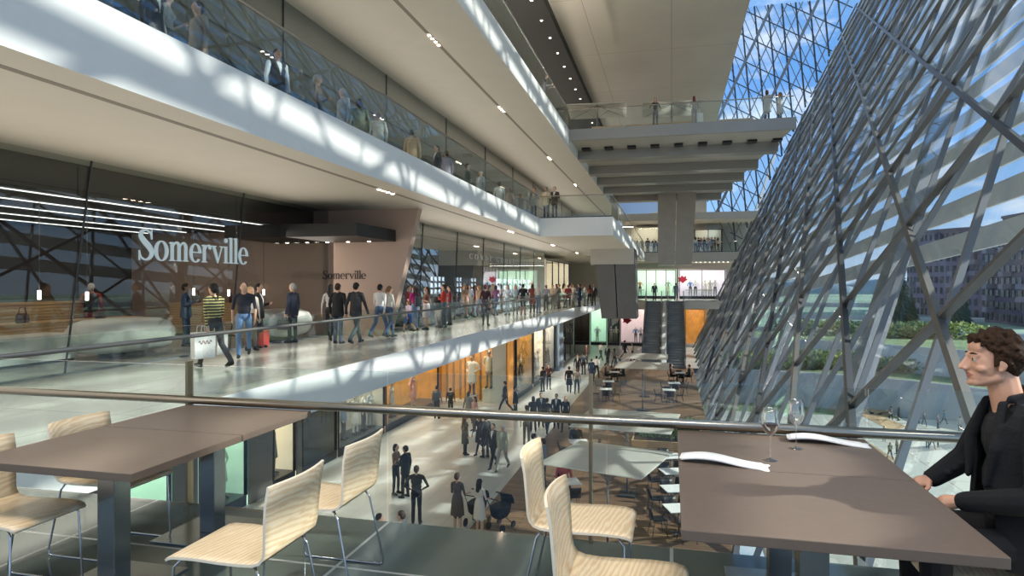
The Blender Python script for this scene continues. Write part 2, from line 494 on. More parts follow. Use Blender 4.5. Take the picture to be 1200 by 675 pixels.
# ---- sunshade fins and giant raking columns outside the glass
for i in range(20):
    zc = 4.5 + i * 1.3      # height at Y=12
    ya, yb = 3.0, 76.0
    za, zb = zc + (12 - ya) * .063, zc - (yb - 12) * .063
    a = Vector((PX(za, ya), ya, za)) + NF * 2.6; b = Vector((PX(zb, yb), yb, zb)) + NF * 2.6
    o = MB().bar(a - a, b - a, .62, .08, (NF + Vector((0, 0, .35))).normalized()).build('sunshade_fin', ['fin'], loc=a)
    tag(o, 'long pale sunshade fin outside the inclined glass', 'sunshade', 'parallel sunshade fins outside the glass', 'structure')
def mega(p, q, wid, lab):
    a = on_facade(*p, 1.1); b = on_facade(*q, 1.1)
    d = (a - b).normalized(); b2 = b + d * ((-16 - b.z) / d.z); a2 = a + d * 5
    o = MB().bar(Vector((0, 0, 0)), a2 - b2, wid * .8, .4, NF).build('raking_column', ['mega_column'], loc=b2)
    tag(o, lab, 'column', None, 'structure')
mega((1148, 0), (1005, 450), .95, 'broad grey raking column outside the glass, nearest the seated man')
mega((1042, 60), (903, 442), .95, 'broad grey raking column outside the glass, second from the seated man')
mega((952, 130), (848, 440), .95, 'broad grey raking column outside the glass, third from the seated man')
mega((915, 160), (822, 440), .95, 'broad grey raking column outside the glass, farthest along')

# ================================================================ BRIDGE
mat('bridge_steel', '#98958e', .35, .45)
br = empty('footbridge', (0, 50, Z3), 0, 'steel footbridge crossing the atrium high up, with people and parasols', 'bridge', None, 'structure')
def bxr(y): return 6.25 + (4.35 - 6.25) * (y - 36.5) / (62 - 36.5)
MB().prism([(-5.6, -13.5), (6.25, -13.5), (4.3, 14), (-5.6, 14)], 'z', -.5, 0).build('deck_slab', ['panel_pale'], br)
for y, dz in ((40.5, 0), (46, 0), (51, 0), (56, 0), (62, 0)):
    MB().box(-5.6, y - 50 - .5, -1.05, bxr(y), y - 50 + .5, -.5).build('cross_beam', ['bridge_steel'], br)
MB().box(-5.6, -13.55, -.62, 6.3, -13.35, .0).build('edge_beam', ['bridge_steel'], br)
gl = MB().box(-5.5, -13.4, .06, 6.2, -13.38, 1.12).build('glass_panel', ['glass_rail'], br)
MB().tube([(-5.5, -13.39, 1.14), (6.2, -13.39, 1.14)], .03).build('handrail', ['brushed'], br)
for i in range(9):
    x = -5.0 + i * 1.35
    MB().box(x - .25, -10.9, -.62, x + .25, -10.3, -.5).build('service_box', ['black'], br)

# hanging grey volumes
mat('pillar_dark', '#6b6863', .42, .45, noise=.05, nscale=1.5)
mat('pillar_metal', '#a79e90', .4, .4, noise=.06, nscale=1.2)
def wedge(poly_top, poly_bot, zt, zb, m, name, label, seam_x=None):
    e = MB()
    vs = [(x, y, zt) for x, y in poly_top] + [(x, y, zb) for x, y in poly_bot]
    e.add(vs, [(3, 2, 1, 0), (4, 5, 6, 7), (0, 1, 5, 4), (1, 2, 6, 5), (2, 3, 7, 6), (3, 0, 4, 7)])
    o = e.build(name, [m]); return tag(o, label, 'column', None, 'structure')
Yw = 47.0
def xw(px): 
    u = (px - 600) / FPX; return Yw * (u * CY - SY) / (u * SY + CY)
zw = lambda py: EYE - (py - 332) / FPX * Yw / 1.0
wedge([(xw(695), Yw), (xw(719), Yw), (xw(719), Yw + 3), (xw(695), Yw + 3)], [(xw(705), Yw), (xw(723), Yw), (xw(723), Yw + 3), (xw(705), Yw + 3)], B2, zw(373), 'pillar_dark', 'hanging_pillar', 'left half of the dark grey tapered pillar hanging over the lower floor')
wedge([(xw(720.2), Yw), (xw(744), Yw), (xw(744), Yw + 3), (xw(720.2), Yw + 3)], [(xw(724.2), Yw), (xw(746), Yw), (xw(746), Yw + 3), (xw(724.2), Yw + 3)], B2, zw(373), 'pillar_dark', 'hanging_pillar', 'right half of the dark grey tapered pillar hanging over the lower floor')
o = MB().box(xw(692), Yw - .15, zw(310), xw(743), Yw + 3.2, B2).build('pillar_collar', ['panel_pale'])
tag(o, 'pale collar box at the top of the dark hanging pillar', 'column', None, 'structure')
Yw = 60.0
wedge([(xw(771), Yw), (xw(792.5), Yw), (xw(792.5), Yw + 3), (xw(771), Yw + 3)], [(xw(771), Yw), (xw(790.5), Yw), (xw(790.5), Yw + 3), (xw(771), Yw + 3)], 9.75, 3.3, 'pillar_metal', 'hanging_pillar', 'left half of the broad brown grey pillar under the footbridge')
wedge([(xw(793.5), Yw), (xw(816), Yw), (xw(816), Yw + 3), (xw(793.5), Yw + 3)], [(xw(791.5), Yw), (xw(811), Yw), (xw(811), Yw + 3), (xw(791.5), Yw + 3)], 9.75, 3.3, 'pillar_metal', 'hanging_pillar', 'right half of the broad brown grey pillar under the footbridge')

# ================================================================ BALUSTRADES
def balustrade(name, pts, h, label, panel, mg='glass_rail', rail='brushed', rr=.03, posts=None, rail_h=None, base=True):
    """straight glass balustrade between two points"""
    a, b = Vector(pts[0]), Vector(pts[1]); L = (b - a).length; d = (b - a) / L
    e = empty(name, a, 0, label, 'balustrade', None, 'structure')
    nrm = Vector((-d.y, d.x, 0))
    n = max(1, round(L / panel))
    for k in range(n):
        p = d * (L * k / n + .008); q = d * (L * (k + 1) / n - .008)
        m = MB()
        m.bar(p + Vector((0, 0, h / 2 + .0)), q + Vector((0, 0, h / 2)), .014, h - .02, (0, 0, 1))
        m.build('glass_panel', [mg], e)
    MB().tube([Vector((0, 0, rail_h or h)) , d * L + Vector((0, 0, rail_h or h))], rr, 10).build('handrail', [rail], e)
    if base:
        MB().bar(Vector((0, 0, .03)), d * L + Vector((0, 0, .03)), .05, .06).build('base_shoe', ['steel_dark'], e)
    return e
bal = balustrade('glass_balustrade', ((-6.4, 4.165, 0), (4.1, 4.165, 0)), 1.05, 'clear glass balustrade at the terrace edge with thick brushed handrail', 1.5, rail_h=.792, rr=.031, base=False)
bal.children[-1].location.y = -.05
for x in (-3.5, -.5, 2.5):
    MB().box(x + 6.4 - .010, -.03, 0, x + 6.4 + .010, .03, 1.07).build('post', ['bronze'], bal)
balustrade('glass_balustrade', ((X1 - .05, 4.4, Z1), (X1 - .05, 66, Z1)), 1.15, 'glass balustrade along the pale shop walkway', 3.4, rail_h=.98, rr=.03, rail='steel_grey', base=False)
balustrade('glass_balustrade', ((X2 - .05, -4, Z2), (X2 - .05, 33.4, Z2)), 1.15, 'glass balustrade with bright handrail on the upper gallery', 2.6, mg='glass_gallery', rr=.028, base=False)
balustrade('glass_balustrade', ((-6.7, 33.6, Z2), (-2.95, 33.6, Z2)), 1.15, 'short glass balustrade on the projecting corner of the upper gallery', 2, rr=.028)
balustrade('glass_balustrade', ((-2.98, 33.6, Z2), (-2.98, 73.9, Z2)), 1.15, 'glass balustrade on the projecting part of the upper gallery', 3.5, rr=.028)
balustrade('glass_balustrade', ((X3 - .05, -4, Z3), (X3 - .05, 36.4, Z3)), 1.15, 'glass balustrade on the topmost gallery below the black ceiling', 2.8, mg='glass_gallery', rr=.03, base=False)
balustrade('glass_balustrade', ((X1, 66.05, Z1), (-2.6, 66.05, Z1)), 1.1, 'glass balustrade beside the top of the escalators', 2, rr=.03)
balustrade('glass_balustrade', ((1.3, 66.05, Z1), (4.3, 66.05, Z1)), 1.1, 'glass balustrade right of the escalators in front of the clothes shop', 2, rr=.03)
balustrade('glass_balustrade', ((-2.8, 74.05, Z2), (7, 74.05, Z2)), 1.1, 'far glass balustrade on the upper level under the bridge', 3, rr=.03)

# ================================================================ ESCALATORS
def escalator(xc, label):
    e = empty('escalator', (xc, 56.5, Z0), 0, label, 'escalator', 'pair of escalators')
    w = .70; run = 9.4; rise = Z1 - Z0
    n = 27
    prof = [(0, 0)]
    m = MB(); poly = []
    for k in range(n):
        y0 = run * k / n; z0 = rise * k / n
        poly += [(y0, z0), (y0, z0 + rise / n)]
    poly += [(run, rise), (run + .3, rise), (run + .3, rise - .5), (0, -.02)]
    m.prism([(y, z) for y, z in poly], 'x', -w, w)
    m.build('step_flight', ['escal_step'], e)
    for s in (-1, 1):
        sx = s * (w + .05)
        MB().prism([(-.6, 0), (0, 0), (run, rise), (run + .6, rise), (run + .6, rise + .3), (run, rise + .3), (0, .3), (-.6, .3)], 'x', sx - .05, sx + .05).build('side_skirt', ['escal_side'], e)
        MB().prism([(-.6, .3), (0, .3), (run, rise + .3), (run + .6, rise + .3), (run + .6, rise + .95), (run, rise + .95), (0, .95), (-.6, .95)], 'x', sx - .01, sx + .01).build('glass_side', ['glass_rail'], e)
        MB().tube([(sx, -.6, .95), (sx, 0, .98), (sx, run, rise + .98), (sx, run + .6, rise + .95)], .045, 8).build('handrail', ['rubber'], e)
    return e
escalator(-1.7, 'escalator on the side of the dark hanging pillar')
escalator(.38, 'escalator on the side of the lattice facade')
o = MB().prism([(56.2, Z0), (66, Z0), (66, Z1), (65.6, Z1), (56.4, Z0 + .25)], 'x', -.82, -.5).build('trim_3', ['white_fascia'])
struct(o, 'pale strip between the two escalators', 'trim')
# ================================================================ PEOPLE
def capsule(mb, a, b, ra, rb, n=10):
    a = Vector(a); b = Vector(b); d = b - a; L = d.length
    ax = d / L if L > 1e-6 else Vector((0, 0, 1))
    u = ax.cross(Vector((0, 1, 0)))
    if u.length < 1e-3: u = ax.cross(Vector((1, 0, 0)))
    u.normalize(); w = ax.cross(u)
    rings = []
    for t in (-89, -60, -30, 0):
        t = math.radians(t); rings.append((a + ax * ra * math.sin(t), ra * math.cos(t)))
    for t in (0, 30, 60, 89):
        t = math.radians(t); rings.append((b + ax * rb * math.sin(t), rb * math.cos(t)))
    mb.loft([[c + (u * math.cos(2 * PI * k / n) + w * math.sin(2 * PI * k / n)) * r for k in range(n)] for c, r in rings])
def remesh(mb, vox, smooth=3, fac=.5):
    me = mb.mesh('tmp', [])
    ob = bpy.data.objects.new('tmp', me); COL.objects.link(ob)
    r = ob.modifiers.new('r', 'REMESH'); r.mode = 'VOXEL'; r.voxel_size = vox; r.use_smooth_shade = True
    s = ob.modifiers.new('s', 'SMOOTH'); s.factor = fac; s.iterations = smooth
    dg = bpy.context.evaluated_depsgraph_get()
    out = bpy.data.meshes.new_from_object(ob.evaluated_get(dg))
    bpy.data.objects.remove(ob); bpy.data.meshes.remove(me)
    return out
class Fig:
    """collects tapered limbs and blobs, each with a zone, then fuses them into one skin"""
    def __init__(s): s.mb = MB(); s.segs = []
    def cap(s, a, b, ra, rb, zone):
        capsule(s.mb, a, b, ra, rb); s.segs.append((Vector(a), Vector(b), ra, rb, zone, None))
    def blob(s, c, r, zone, rot=None):
        s.mb.ball(c, r, 12, 9, 0, rot); s.segs.append((Vector(c), None, r, 0, zone, rot))
    def cone(s, rings, zone, n=16):
        """stack of ellipses: (x,y,z,rx,ry)"""
        s.mb.loft([[(x + rx * math.cos(2 * PI * k / n), y + ry * math.sin(2 * PI * k / n), z) for k in range(n)] for x, y, z, rx, ry in rings])
        s.segs.append((rings, None, 0, 0, zone, 'cone'))
    def mesh(s, name, vox, nslots, rule=None, smooth=3, fac=.5):
        me = remesh(s.mb, vox, smooth, fac); me.name = name
        nf = len(me.polygons)
        c = np.empty(nf * 3); me.polygons.foreach_get('center', c); c = c.reshape(-1, 3)
        best = np.full(nf, 1e9); zi = np.zeros(nf, int)
        for a, b, ra, rb, zone, rot in s.segs:
            if rot == 'cone':
                zs = np.array([r[2] for r in a]); o = np.argsort(zs)
                z = np.clip(c[:, 2], zs.min(), zs.max())
                g = lambda k: np.interp(z, zs[o], np.array([r[k] for r in a])[o])
                dx = (c[:, 0] - g(0)) / g(3); dy = (c[:, 1] - g(1)) / g(4)
                d = (np.sqrt(dx * dx + dy * dy) - 1) * np.minimum(g(3), g(4)) + np.abs(c[:, 2] - z)
            elif b is None:
                p = c - np.array(a)
                if rot is not None: p = p @ np.array(rot)
                rr = np.array(ra if isinstance(ra, (tuple, list)) else (ra,) * 3)
                d = (np.linalg.norm(p / rr, axis=1) - 1) * rr.min()
            else:
                A = np.array(a); D = np.array(b) - A; t = np.clip((c - A) @ D / (D @ D), 0, 1)
                d = np.linalg.norm(c - A - t[:, None] * D, axis=1) - (ra + (rb - ra) * t)
            k = d < best; best[k] = d[k]; zi[k] = zone
        if rule is not None: zi = rule(c, zi)
        for _ in range(nslots): me.materials.append(None)
        me.polygons.foreach_set('material_index', zi.astype(np.int32))
        me.polygons.foreach_set('use_smooth', np.ones(nf, bool))
        return me
SKIN, TOP, BOT, SHOE, UARM, FARM, CALF, COLLAR = range(8)
def hand(f, w, d, side, palm_n, r=.0095):
    """palm + four fingers + thumb from the wrist w along d; palm_n = direction the palm faces"""
    w = Vector(w); d = Vector(d).normalized(); n = Vector(palm_n); n = (n - d * n.dot(d)).normalized(); s = d.cross(n) * side
    f.cap(w, w + d * .055, .022, .03, SKIN)
    for k, L in enumerate((.062, .075, .07, .052)):
        b = w + d * .075 + s * (.024 - .016 * k)
        m = b + d * L * .5 + n * .012
        f.cap(b, m, r, r * .95, SKIN); f.cap(m, m + d * L * .35 + n * L * .35, r * .95, r * .8, SKIN)
    t = w + d * .025 + s * .025
    f.cap(t, t + d * .035 + s * .022 + n * .012, r * 1.15, r, SKIN); f.cap(t + d * .035 + s * .022 + n * .012, t + d * .062 + s * .022 + n * .025, r, r * .85, SKIN)
def build_body(pose, cut):
    """faces +Y, feet at z=0, 1.75 m tall. pose: limb layout; cut: shape of the clothes"""
    f = Fig(); fem = cut in ('dress', 'skirt', 'slim')
    sw = .17 if fem else .195; hw = .085
    sit = pose == 'sit'; dz = -.41 if sit else 0
    lean = .10 if pose == 'lean' else (.02 if pose.startswith('walk') else 0)
    def T(x, y, z):   # torso transform: lean about the hip
        return Vector((x, y + lean * (z - .95) / .5, z + dz))
    # head
    f.blob(T(0, .015, 1.635), (.077, .096, .112), SKIN)
    f.blob(T(0, .045, 1.585), (.055, .06, .06), SKIN)
    f.cap(T(0, .108, 1.635), T(0, .125, 1.605), .010, .014, SKIN)
    f.cap(T(-.03, .10, 1.655), T(.03, .10, 1.655), .012, .012, SKIN)
    for sd in (-1, 1): f.blob(T(sd * .078, .0, 1.625), (.012, .02, .03), SKIN)
    f.cap(T(0, 0, 1.42), T(0, .01, 1.56), .056, .052, SKIN)
    # torso
    ch = (.15, .105, .17) if fem else (.175, .118, .19)
    f.blob(T(0, .0, 1.30), ch, TOP)
    f.cap(T(-sw + .03, -.005, 1.425), T(sw - .03, -.005, 1.425), .055, .055, TOP)
    f.cap(T(-sw * .5, -.005, 1.455), T(sw * .5, -.005, 1.455), .045, .045, TOP)
    f.blob(T(0, .005, 1.12), (.125 if fem else .155, .098 if fem else .115, .17), TOP)
    f.blob(T(0, -.01, .965), (.16, .12, .12), BOT if cut != 'dress' else TOP)
    if fem:
        for sd in (-1, 1): f.blob(T(sd * .065, .085, 1.30), (.06, .05, .06), TOP)
    if cut == 'jacket':
        f.cone([(0, lean * -.2, .80 + dz, .185, .15), (0, 0, .98 + dz, .18, .145), (0, lean * .3, 1.15 + dz, .17, .13), (0, lean * .6, 1.32 + dz, .185, .13)], TOP)
    if cut == 'coat':
        f.cone([(0, 0, .55, .22, .19), (0, 0, .9, .195, .155), (0, 0, 1.15, .16, .13), (0, 0, 1.35, .17, .12)], TOP)
    if cut == 'dress':
        f.cone([(0, 0, .52, .215, .185), (0, 0, .75, .195, .165), (0, 0, .97, .175, .135), (0, 0, 1.12, .13, .105)], TOP)
    if cut == 'skirt':
        f.cone([(0, 0, .50, .185, .16), (0, 0, .75, .185, .155), (0, 0, .97, .172, .132), (0, 0, 1.06, .14, .11)], BOT)
    # legs
    st = {'walk': (.28, -.30), 'walkb': (-.30, .28), 'stride': (.16, -.18)}.get(pose, (0.02, -.03))
    thigh, calf = ((.088, .062), (.058, .042)) if not fem else ((.085, .058), (.054, .036))
    if cut in ('jacket', 'shirt', 'coat'): calf = (.06, .052)
    for i, sd in enumerate((-1, 1)):
        a = st[i]
        hip = Vector((sd * hw, -.01, .93 + dz))
        if sit:
            knee = Vector((sd * .11, .42, .50)); ank = Vector((sd * .11, .40, .085)); toe = Vector((0, .16, 0))
        elif abs(a) > .1:
            knee = hip + Vector((sd * .01, a * .55 + .07, -.43))
            ank = Vector((sd * .075, a * 1.25 - (.05 if a < 0 else 0), .085 + (.09 if a < 0 else .01)))
            toe = Vector((0, .15, -.055 if a < 0 else .02))
        else:
            knee = Vector((sd * .095, .02 + a, .50)); ank = Vector((sd * .105, a, .085)); toe = Vector((sd * .03, .15, 0))
        f.cap(hip, knee, thigh[0], thigh[1], BOT)
        f.cap(knee, knee.lerp(ank, .45), thigh[1] - .004, calf[0], CALF); f.cap(knee.lerp(ank, .45), ank, calf[0], calf[1], CALF)
        heel = ank + Vector((0, -.045, -.05)); ball = ank + toe + Vector((0, 0, -.055))
        if heel.z < .035: heel.z = .035
        if ball.z < .03: ball.z = .03
        f.cap(ank, heel, .042, .035, SHOE); f.cap(heel, ball, .037, .034, SHOE); f.cap(ank + Vector((0, .03, -.02)), ball, .038, .03, SHOE)
    # arms
    for i, sd in enumerate((-1, 1)):
        sh = T(sd * sw, -.01, 1.415)
        side = sd
        pn = Vector((-sd, .2, 0))
        if pose == 'phone' and sd == 1:
            el = sh + Vector((.05, .03, -.28)); wr = el + Vector((-.12, .22, .10)); pn = Vector((0, -.3, 1)); side = 1
        elif pose == 'talk' and sd == -1:
            el = sh + Vector((-.07, .04, -.28)); wr = el + Vector((.10, .20, .06)); pn = Vector((1, 0, .4))
        elif pose in ('cross',):
            el = sh + Vector((sd * .06, .06, -.28)); wr = el + Vector((-sd * .22, .13, .05 + .03 * sd)); pn = Vector((0, -1, .1))
        elif pose == 'lean':
            el = sh + Vector((sd * .05, .12, -.27)); wr = el + Vector((-sd * .05, .22, .02)); pn = Vector((0, 0, -1))
        elif pose == 'push':
            el = sh + Vector((sd * .04, .06, -.28)); wr = el + Vector((-sd * .0, .23, -.02)); pn = Vector((0, 0, -1))
        elif pose == 'hips':
            el = sh + Vector((sd * .16, -.06, -.26)); wr = el + Vector((-sd * .17, .10, -.12)); pn = Vector((-sd, 0, -.2))
        elif pose == 'sit':
            el = sh + Vector((sd * .06, .08, -.28)); wr = el + Vector((-sd * .08, .23, -.02)); pn = Vector((0, 0, -1))
        else:
            sg = -st[i] * .55 if abs(st[i]) > .1 else 0
            el = sh + Vector((sd * .06, sg * .5 - .01, -.29)); wr = el + Vector((sd * .005, sg * .6 + .05, -.25))
        sl = .052 if cut in ('jacket', 'coat') else (.043 if not fem else .036)
        fl = .044 if cut in ('jacket', 'coat') else (.036 if not fem else .030)
        f.cap(sh, el, sl + .006, sl - .004, UARM); f.cap(el, wr, fl, fl - .011 if cut not in ('jacket', 'coat') else fl - .006, FARM)
        hand(f, wr, (wr - el) + Vector((0, 0, -.02)), -sd, pn)
    def rule(c, zi):
        z = c[:, 2]; x = c[:, 0]; y = c[:, 1] - lean * (c[:, 2] - .95 - dz) / .5
        if not sit:
            if cut == 'jacket':   # shirt front in the neck opening
                zi[(zi == TOP) & (y > .05) & (z > 1.16) & (np.abs(x) < (z - 1.16) * .22)] = COLLAR
            if cut in ('dress', 'skirt'):
                zi[(zi == BOT) & (z < .5)] = CALF
        return zi
    return f.mesh('person_' + pose + '_' + cut, .0125, 8, rule)
BODY = {}
def body(pose, cut):
    k = (pose, cut)
    if k not in BODY: BODY[k] = build_body(pose, cut)
    return BODY[k]
HAIR = {}
def hair_mesh(kind):
    if kind in HAIR: return HAIR[kind]
    f = Fig()
    f.blob((0, -.012, 1.665), (.088, .102, .095), 0)
    f.blob((0, -.045, 1.63), (.082, .075, .09), 0)
    if kind == 'long':
        f.cap((0, -.07, 1.62), (0, -.10, 1.40), .075, .06, 0)
        for s in (-1, 1): f.cap((s * .065, -.02, 1.64), (s * .075, -.045, 1.46), .03, .025, 0)
    elif kind == 'bob':
        for s in (-1, 1): f.cap((s * .065, -.01, 1.64), (s * .07, -.02, 1.54), .03, .028, 0)
        f.cap((0, -.06, 1.62), (0, -.065, 1.53), .07, .06, 0)
    elif kind == 'tail':
        f.cap((0, -.10, 1.66), (0, -.15, 1.60), .03, .03, 0); f.cap((0, -.15, 1.60), (0, -.14, 1.42), .03, .015, 0)
    elif kind == 'cap':
        f.cone([(0, .06, 1.70, .08, .13), (0, .07, 1.715, .07, .12)], 0)
    # carve: the face stays free because the shell is pushed back
    HAIR[kind] = f.mesh('hair_' + kind, .012, 1)
    return HAIR[kind]
def cmat(hexc, rough=.75):
    n = 'cloth_' + hexc.lstrip('#')
    return mat(n, hexc, rough, noise=.08, nscale=25)
SK = {'p': '#c99f85', 't': '#b07f5f', 'd': '#6f4a36', 'l': '#dbb79f'}
HC = {'k': '#17120f', 'b': '#3a2518', 'l': '#8a6540', 'g': '#a9a6a0', 'r': '#5d2a1b', 'y': '#b59562', 'w': '#d6d2ca'}
def person(pos, rz, pose, cut, label, top='#333333', bot='#222222', shoe='#15130f', sleeve='l', legs=None, skin='p', hair='short', hc='k', collar='#dddddd', h=1.75, group=None, cat='person'):
    """rz in degrees: 0 faces away from the camera along the hall, 180 towards it, 90 left, -90 right"""
    o = bpy.data.objects.new('person', body(pose, cut)); COL.objects.link(o)
    o.location = pos; o.rotation_euler = (0, 0, math.radians(rz)); s = h / 1.75; o.scale = (s, s, s)
    sk = mat('skin_' + skin, SK[skin], .55)
    t = cmat(top); b = cmat(bot)
    zone = {SKIN: sk, TOP: t, BOT: b, SHOE: cmat(shoe), UARM: t if sleeve in 'ls' else sk, FARM: t if sleeve == 'l' else sk, CALF: b if legs is None else (sk if legs == 'skin' else cmat(legs)), COLLAR: cmat(collar)}
    for i in range(8):
        o.material_slots[i].link = 'OBJECT'; o.material_slots[i].material = zone[i]
    if hair:
        hm = hair_mesh(hair)
        ho = bpy.data.objects.new('hat' if hair == 'cap' else 'hair', hm); COL.objects.link(ho); ho.parent = o
        lean = .10 if pose == 'lean' else (.02 if pose.startswith('walk') else 0)
        ho.location = (0, lean * .68 / .5, -.41 if pose == 'sit' else 0)
        ho.material_slots[0].link = 'OBJECT'; ho.material_slots[0].material = cmat(HC.get(hc, hc))
    return tag(o, label, cat, group)
def P(px, py, z):   # foot point from the photo's pixel on a floor level
    return at_z(px, py, z)

# carried things
def bag_mesh(kind):
    k = 'bag_' + kind
    if k in HAIR: return HAIR[k]
    m = MB()
    if kind == 'paper':
        m.prism([(-.17, 0), (.17, 0), (.18, .42), (-.18, .42)], 'y', -.06, .06)
        for s in (-.062, .062): m.tube([(-.07, s, .41), (-.06, s, .52), (.06, s, .52), (.07, s, .41)], .006, 6)
    elif kind == 'case':
        m.prism([(-.2, .0), (.2, 0), (.2, .26), (.16, .3), (-.16, .3), (-.2, .26)], 'y', -.05, .05)
        m.tube([(-.07, 0, .3), (-.05, 0, .36), (.05, 0, .36), (.07, 0, .3)], .012, 6)
    elif kind == 'pack':
        m.loft([[(.15 * sc * math.copysign(abs(math.cos(a)) ** .5, math.cos(a)), .08 * sc * math.copysign(abs(math.sin(a)) ** .5, math.sin(a)), z) for a in [2 * PI * k2 / 16 for k2 in range(16)]] for z, sc in ((0, .8), (.04, 1), (.3, 1), (.4, .85), (.44, .5))])
        for s in (-.09, .09): m.tube([(s, .06, .38), (s, .16, .42), (s, .24, .3), (s, .08, .05)], .014, 6)
    elif kind == 'hand':
        m.loft([[(.16 * sc * math.cos(a), .06 * sc * math.sin(a), z) for a in [2 * PI * k2 / 14 for k2 in range(14)]] for z, sc in ((0, .85), (.03, 1), (.16, .95), (.21, .7))])
        m.tube([(-.09, 0, .19), (-.06, 0, .34), (.06, 0, .34), (.09, 0, .19)], .01, 6)
    HAIR[k] = m.mesh(k, [None] if False else ['black'])
    return HAIR[k]
def bag(kind, name, pos, rz, col, label, sc=1.0, cat='bag'):
    me = bag_mesh(kind).copy(); me.materials.clear(); me.materials.append(cmat(col, .5))
    o = bpy.data.objects.new(name, me); COL.objects.link(o)
    o.location = pos; o.rotation_euler = (0, 0, math.radians(rz)); o.scale = (sc, sc, sc)
    return tag(o, label, cat)
def rel(o, x, y, z):
    """point in a person's own frame"""
    return o.location + (Matrix.Rotation(o.rotation_euler.z, 3, 'Z') @ Vector((x, y, z))) * o.scale.x
# ================================================================ TERRACE FURNITURE
def make_chair(loc, rz, label):
    """plywood shell chair on chrome sled legs; faces +Y"""
    e = empty('plywood_chair', loc, math.radians(rz), label, 'chair', 'plywood chairs on the terrace')
    # side profile from seat front to top of back
    pr = [(.272, .428), (.255, .441), (.22, .449), (.12, .452), (.0, .447), (-.10, .446), (-.165, .450), (-.200, .462), (-.222, .486), (-.234, .52), (-.245, .58), (-.258, .65), (-.272, .72), (-.292, .80)]
    wd = [.40, .415, .42, .42, .415, .41, .41, .41, .415, .42, .43, .44, .445, .445]
    def shell(cols, y_off):
        rows = []
        for i, (y, z) in enumerate(pr):
            a = pr[max(i - 1, 0)]; b = pr[min(i + 1, len(pr) - 1)]
            t = Vector((0, b[0] - a[0], b[1] - a[1])).normalized(); n = Vector((0, -t.z, t.y)) * -1
            rows.append((Vector((0, y, z)), n, wd[i]))
        return rows
    rows = shell(7, 0)
    i0 = 7
    def piece(name, rs, mats):
        m = MB(); nc = 9; th = .012
        top = []; bot = []
        for p, n, w in rs:
            back = max(0, min(1, (p.z - .47) / .3))
            r1 = []; r2 = []
            for k in range(nc):
                s = 2 * k / (nc - 1) - 1
                dish = (s * s) * .035 * back            # the back curves round the sitter
                q = p + Vector((s * w / 2, 0, 0)) + Vector((0, 1, 0)) * dish
                if p.z > .79: q.z -= 0.004 * abs(s) ** 6
                r1.append(q + n * th / 2); r2.append(q - n * th / 2)
            top.append(r1); bot.append(r2)
        nr = len(rs)
        vs = [q for r in top for q in r] + [q for r in bot for q in r]
        N = nr * nc; fs = []; mi = []
        for i in range(nr - 1):
            for k in range(nc - 1):
                a = i * nc + k
                fs.append((a, a + 1, a + nc + 1, a + nc)); fs.append((N + a, N + a + nc, N + a + nc + 1, N + a + 1))
        m.add(vs, fs, 0, True)
        ed = []
        for i in range(nr - 1):
            for k in (0, nc - 1): ed.append((i * nc + k, (i + 1) * nc + k, N + (i + 1) * nc + k, N + i * nc + k))
        for k in range(nc - 1):
            for i in (0, nr - 1): ed.append((i * nc + k, i * nc + k + 1, N + i * nc + k + 1, N + i * nc + k))
        o = len(m.v) - len(vs)
        for f in ed: m.f.append([q + o for q in f]); m.mi.append(1); m.sm.append(False)
        return m.build(name, mats, e)
    piece('seat', rows[:i0 + 1], ['chair_wood', 'chair_edge'])
    piece('backrest', rows[i0:], ['chair_wood', 'chair_edge'])
    for s in (-1, 1):
        x = s * .19
        MB().tube([(x * .95, .20, .440), (x, .235, .40), (x * 1.08, .245, .03), (x * 1.08, .235, .008), (x * 1.08, .20, .006), (x * 1.08, -.23, .006), (x * 1.08, -.262, .010), (x * 1.06, -.27, .04), (x, -.19, .40), (x * .95, -.165, .438)], .0058, 8).build('leg', ['chrome'], e)
    MB().tube([(-.185, -.16, .436), (.185, -.16, .436)], .0058, 8).build('cross_bar', ['chrome'], e)
    MB().tube([(-.185, .20, .438), (.185, .20, .438)], .0058, 8).build('cross_bar', ['chrome'], e)
    return e
mat('chair_edge', '#f6e8cf', .5)
TX0, TX1 = -3.47, -2.46
make_chair((-1.895, 2.63, 0), 90, 'plywood chair with backrest turned to the camera, nearest one between the two tables')
make_chair((-1.91, 3.33, 0), 90, 'plywood chair with backrest turned to the camera, farther one between the two tables')
make_chair((-3.39, 2.72, 0), -90, 'plywood chair cut by the frame edge on the far side of the empty table')
make_chair((-3.40, 3.38, 0), -90, 'plywood chair whose backrest rises behind the middle of the empty table')
make_chair((-.455, 3.33, 0), -90, 'plywood chair at the laid table, the one nearer the glass balustrade')
make_chair((-.205, 2.67, 0), -90, 'plywood chair at the laid table, the one nearer the camera')
make_chair((1.29, 2.98, 0), 90, 'plywood chair under the seated man in black')

def make_table(x0, x1, y0, y1, label):
    cx, cy = (x0 + x1) / 2, (y0 + y1) / 2
    e = empty('cafe_table', (cx, cy, 0), 0, label, 'table', 'brown cafe tables on the terrace')
    MB().box(x0 - cx, y0 - cy, .715, x1 - cx, y1 - cy, .755).build('table_top', ['table_top'], e, bevel=.003)
    MB().box(-.056, -.056, .012, .056, .056, .70).build('pedestal', ['brushed_dark'], e, bevel=.004)
    MB().box(-.26, -.26, 0, .26, .26, .012).build('base_plate', ['brushed_dark'], e, bevel=.003)
    MB().box(-.2, -.2, .70, .2, .2, .715).build('mounting_plate', ['brushed_dark'], e)
    return e
mat('brushed_dark', '#8d8d88', .22, .9)
make_table(-3.47, -2.46, 2.55, 3.360, 'empty brown table top nearest the camera at the side of the shops')
make_table(-3.47, -2.46, 3.368, 4.12, 'empty brown table against the balustrade at the side of the shops')
make_table(.035, 1.075, 2.45, 3.304, 'bare brown table nearest the camera in front of the seated man')
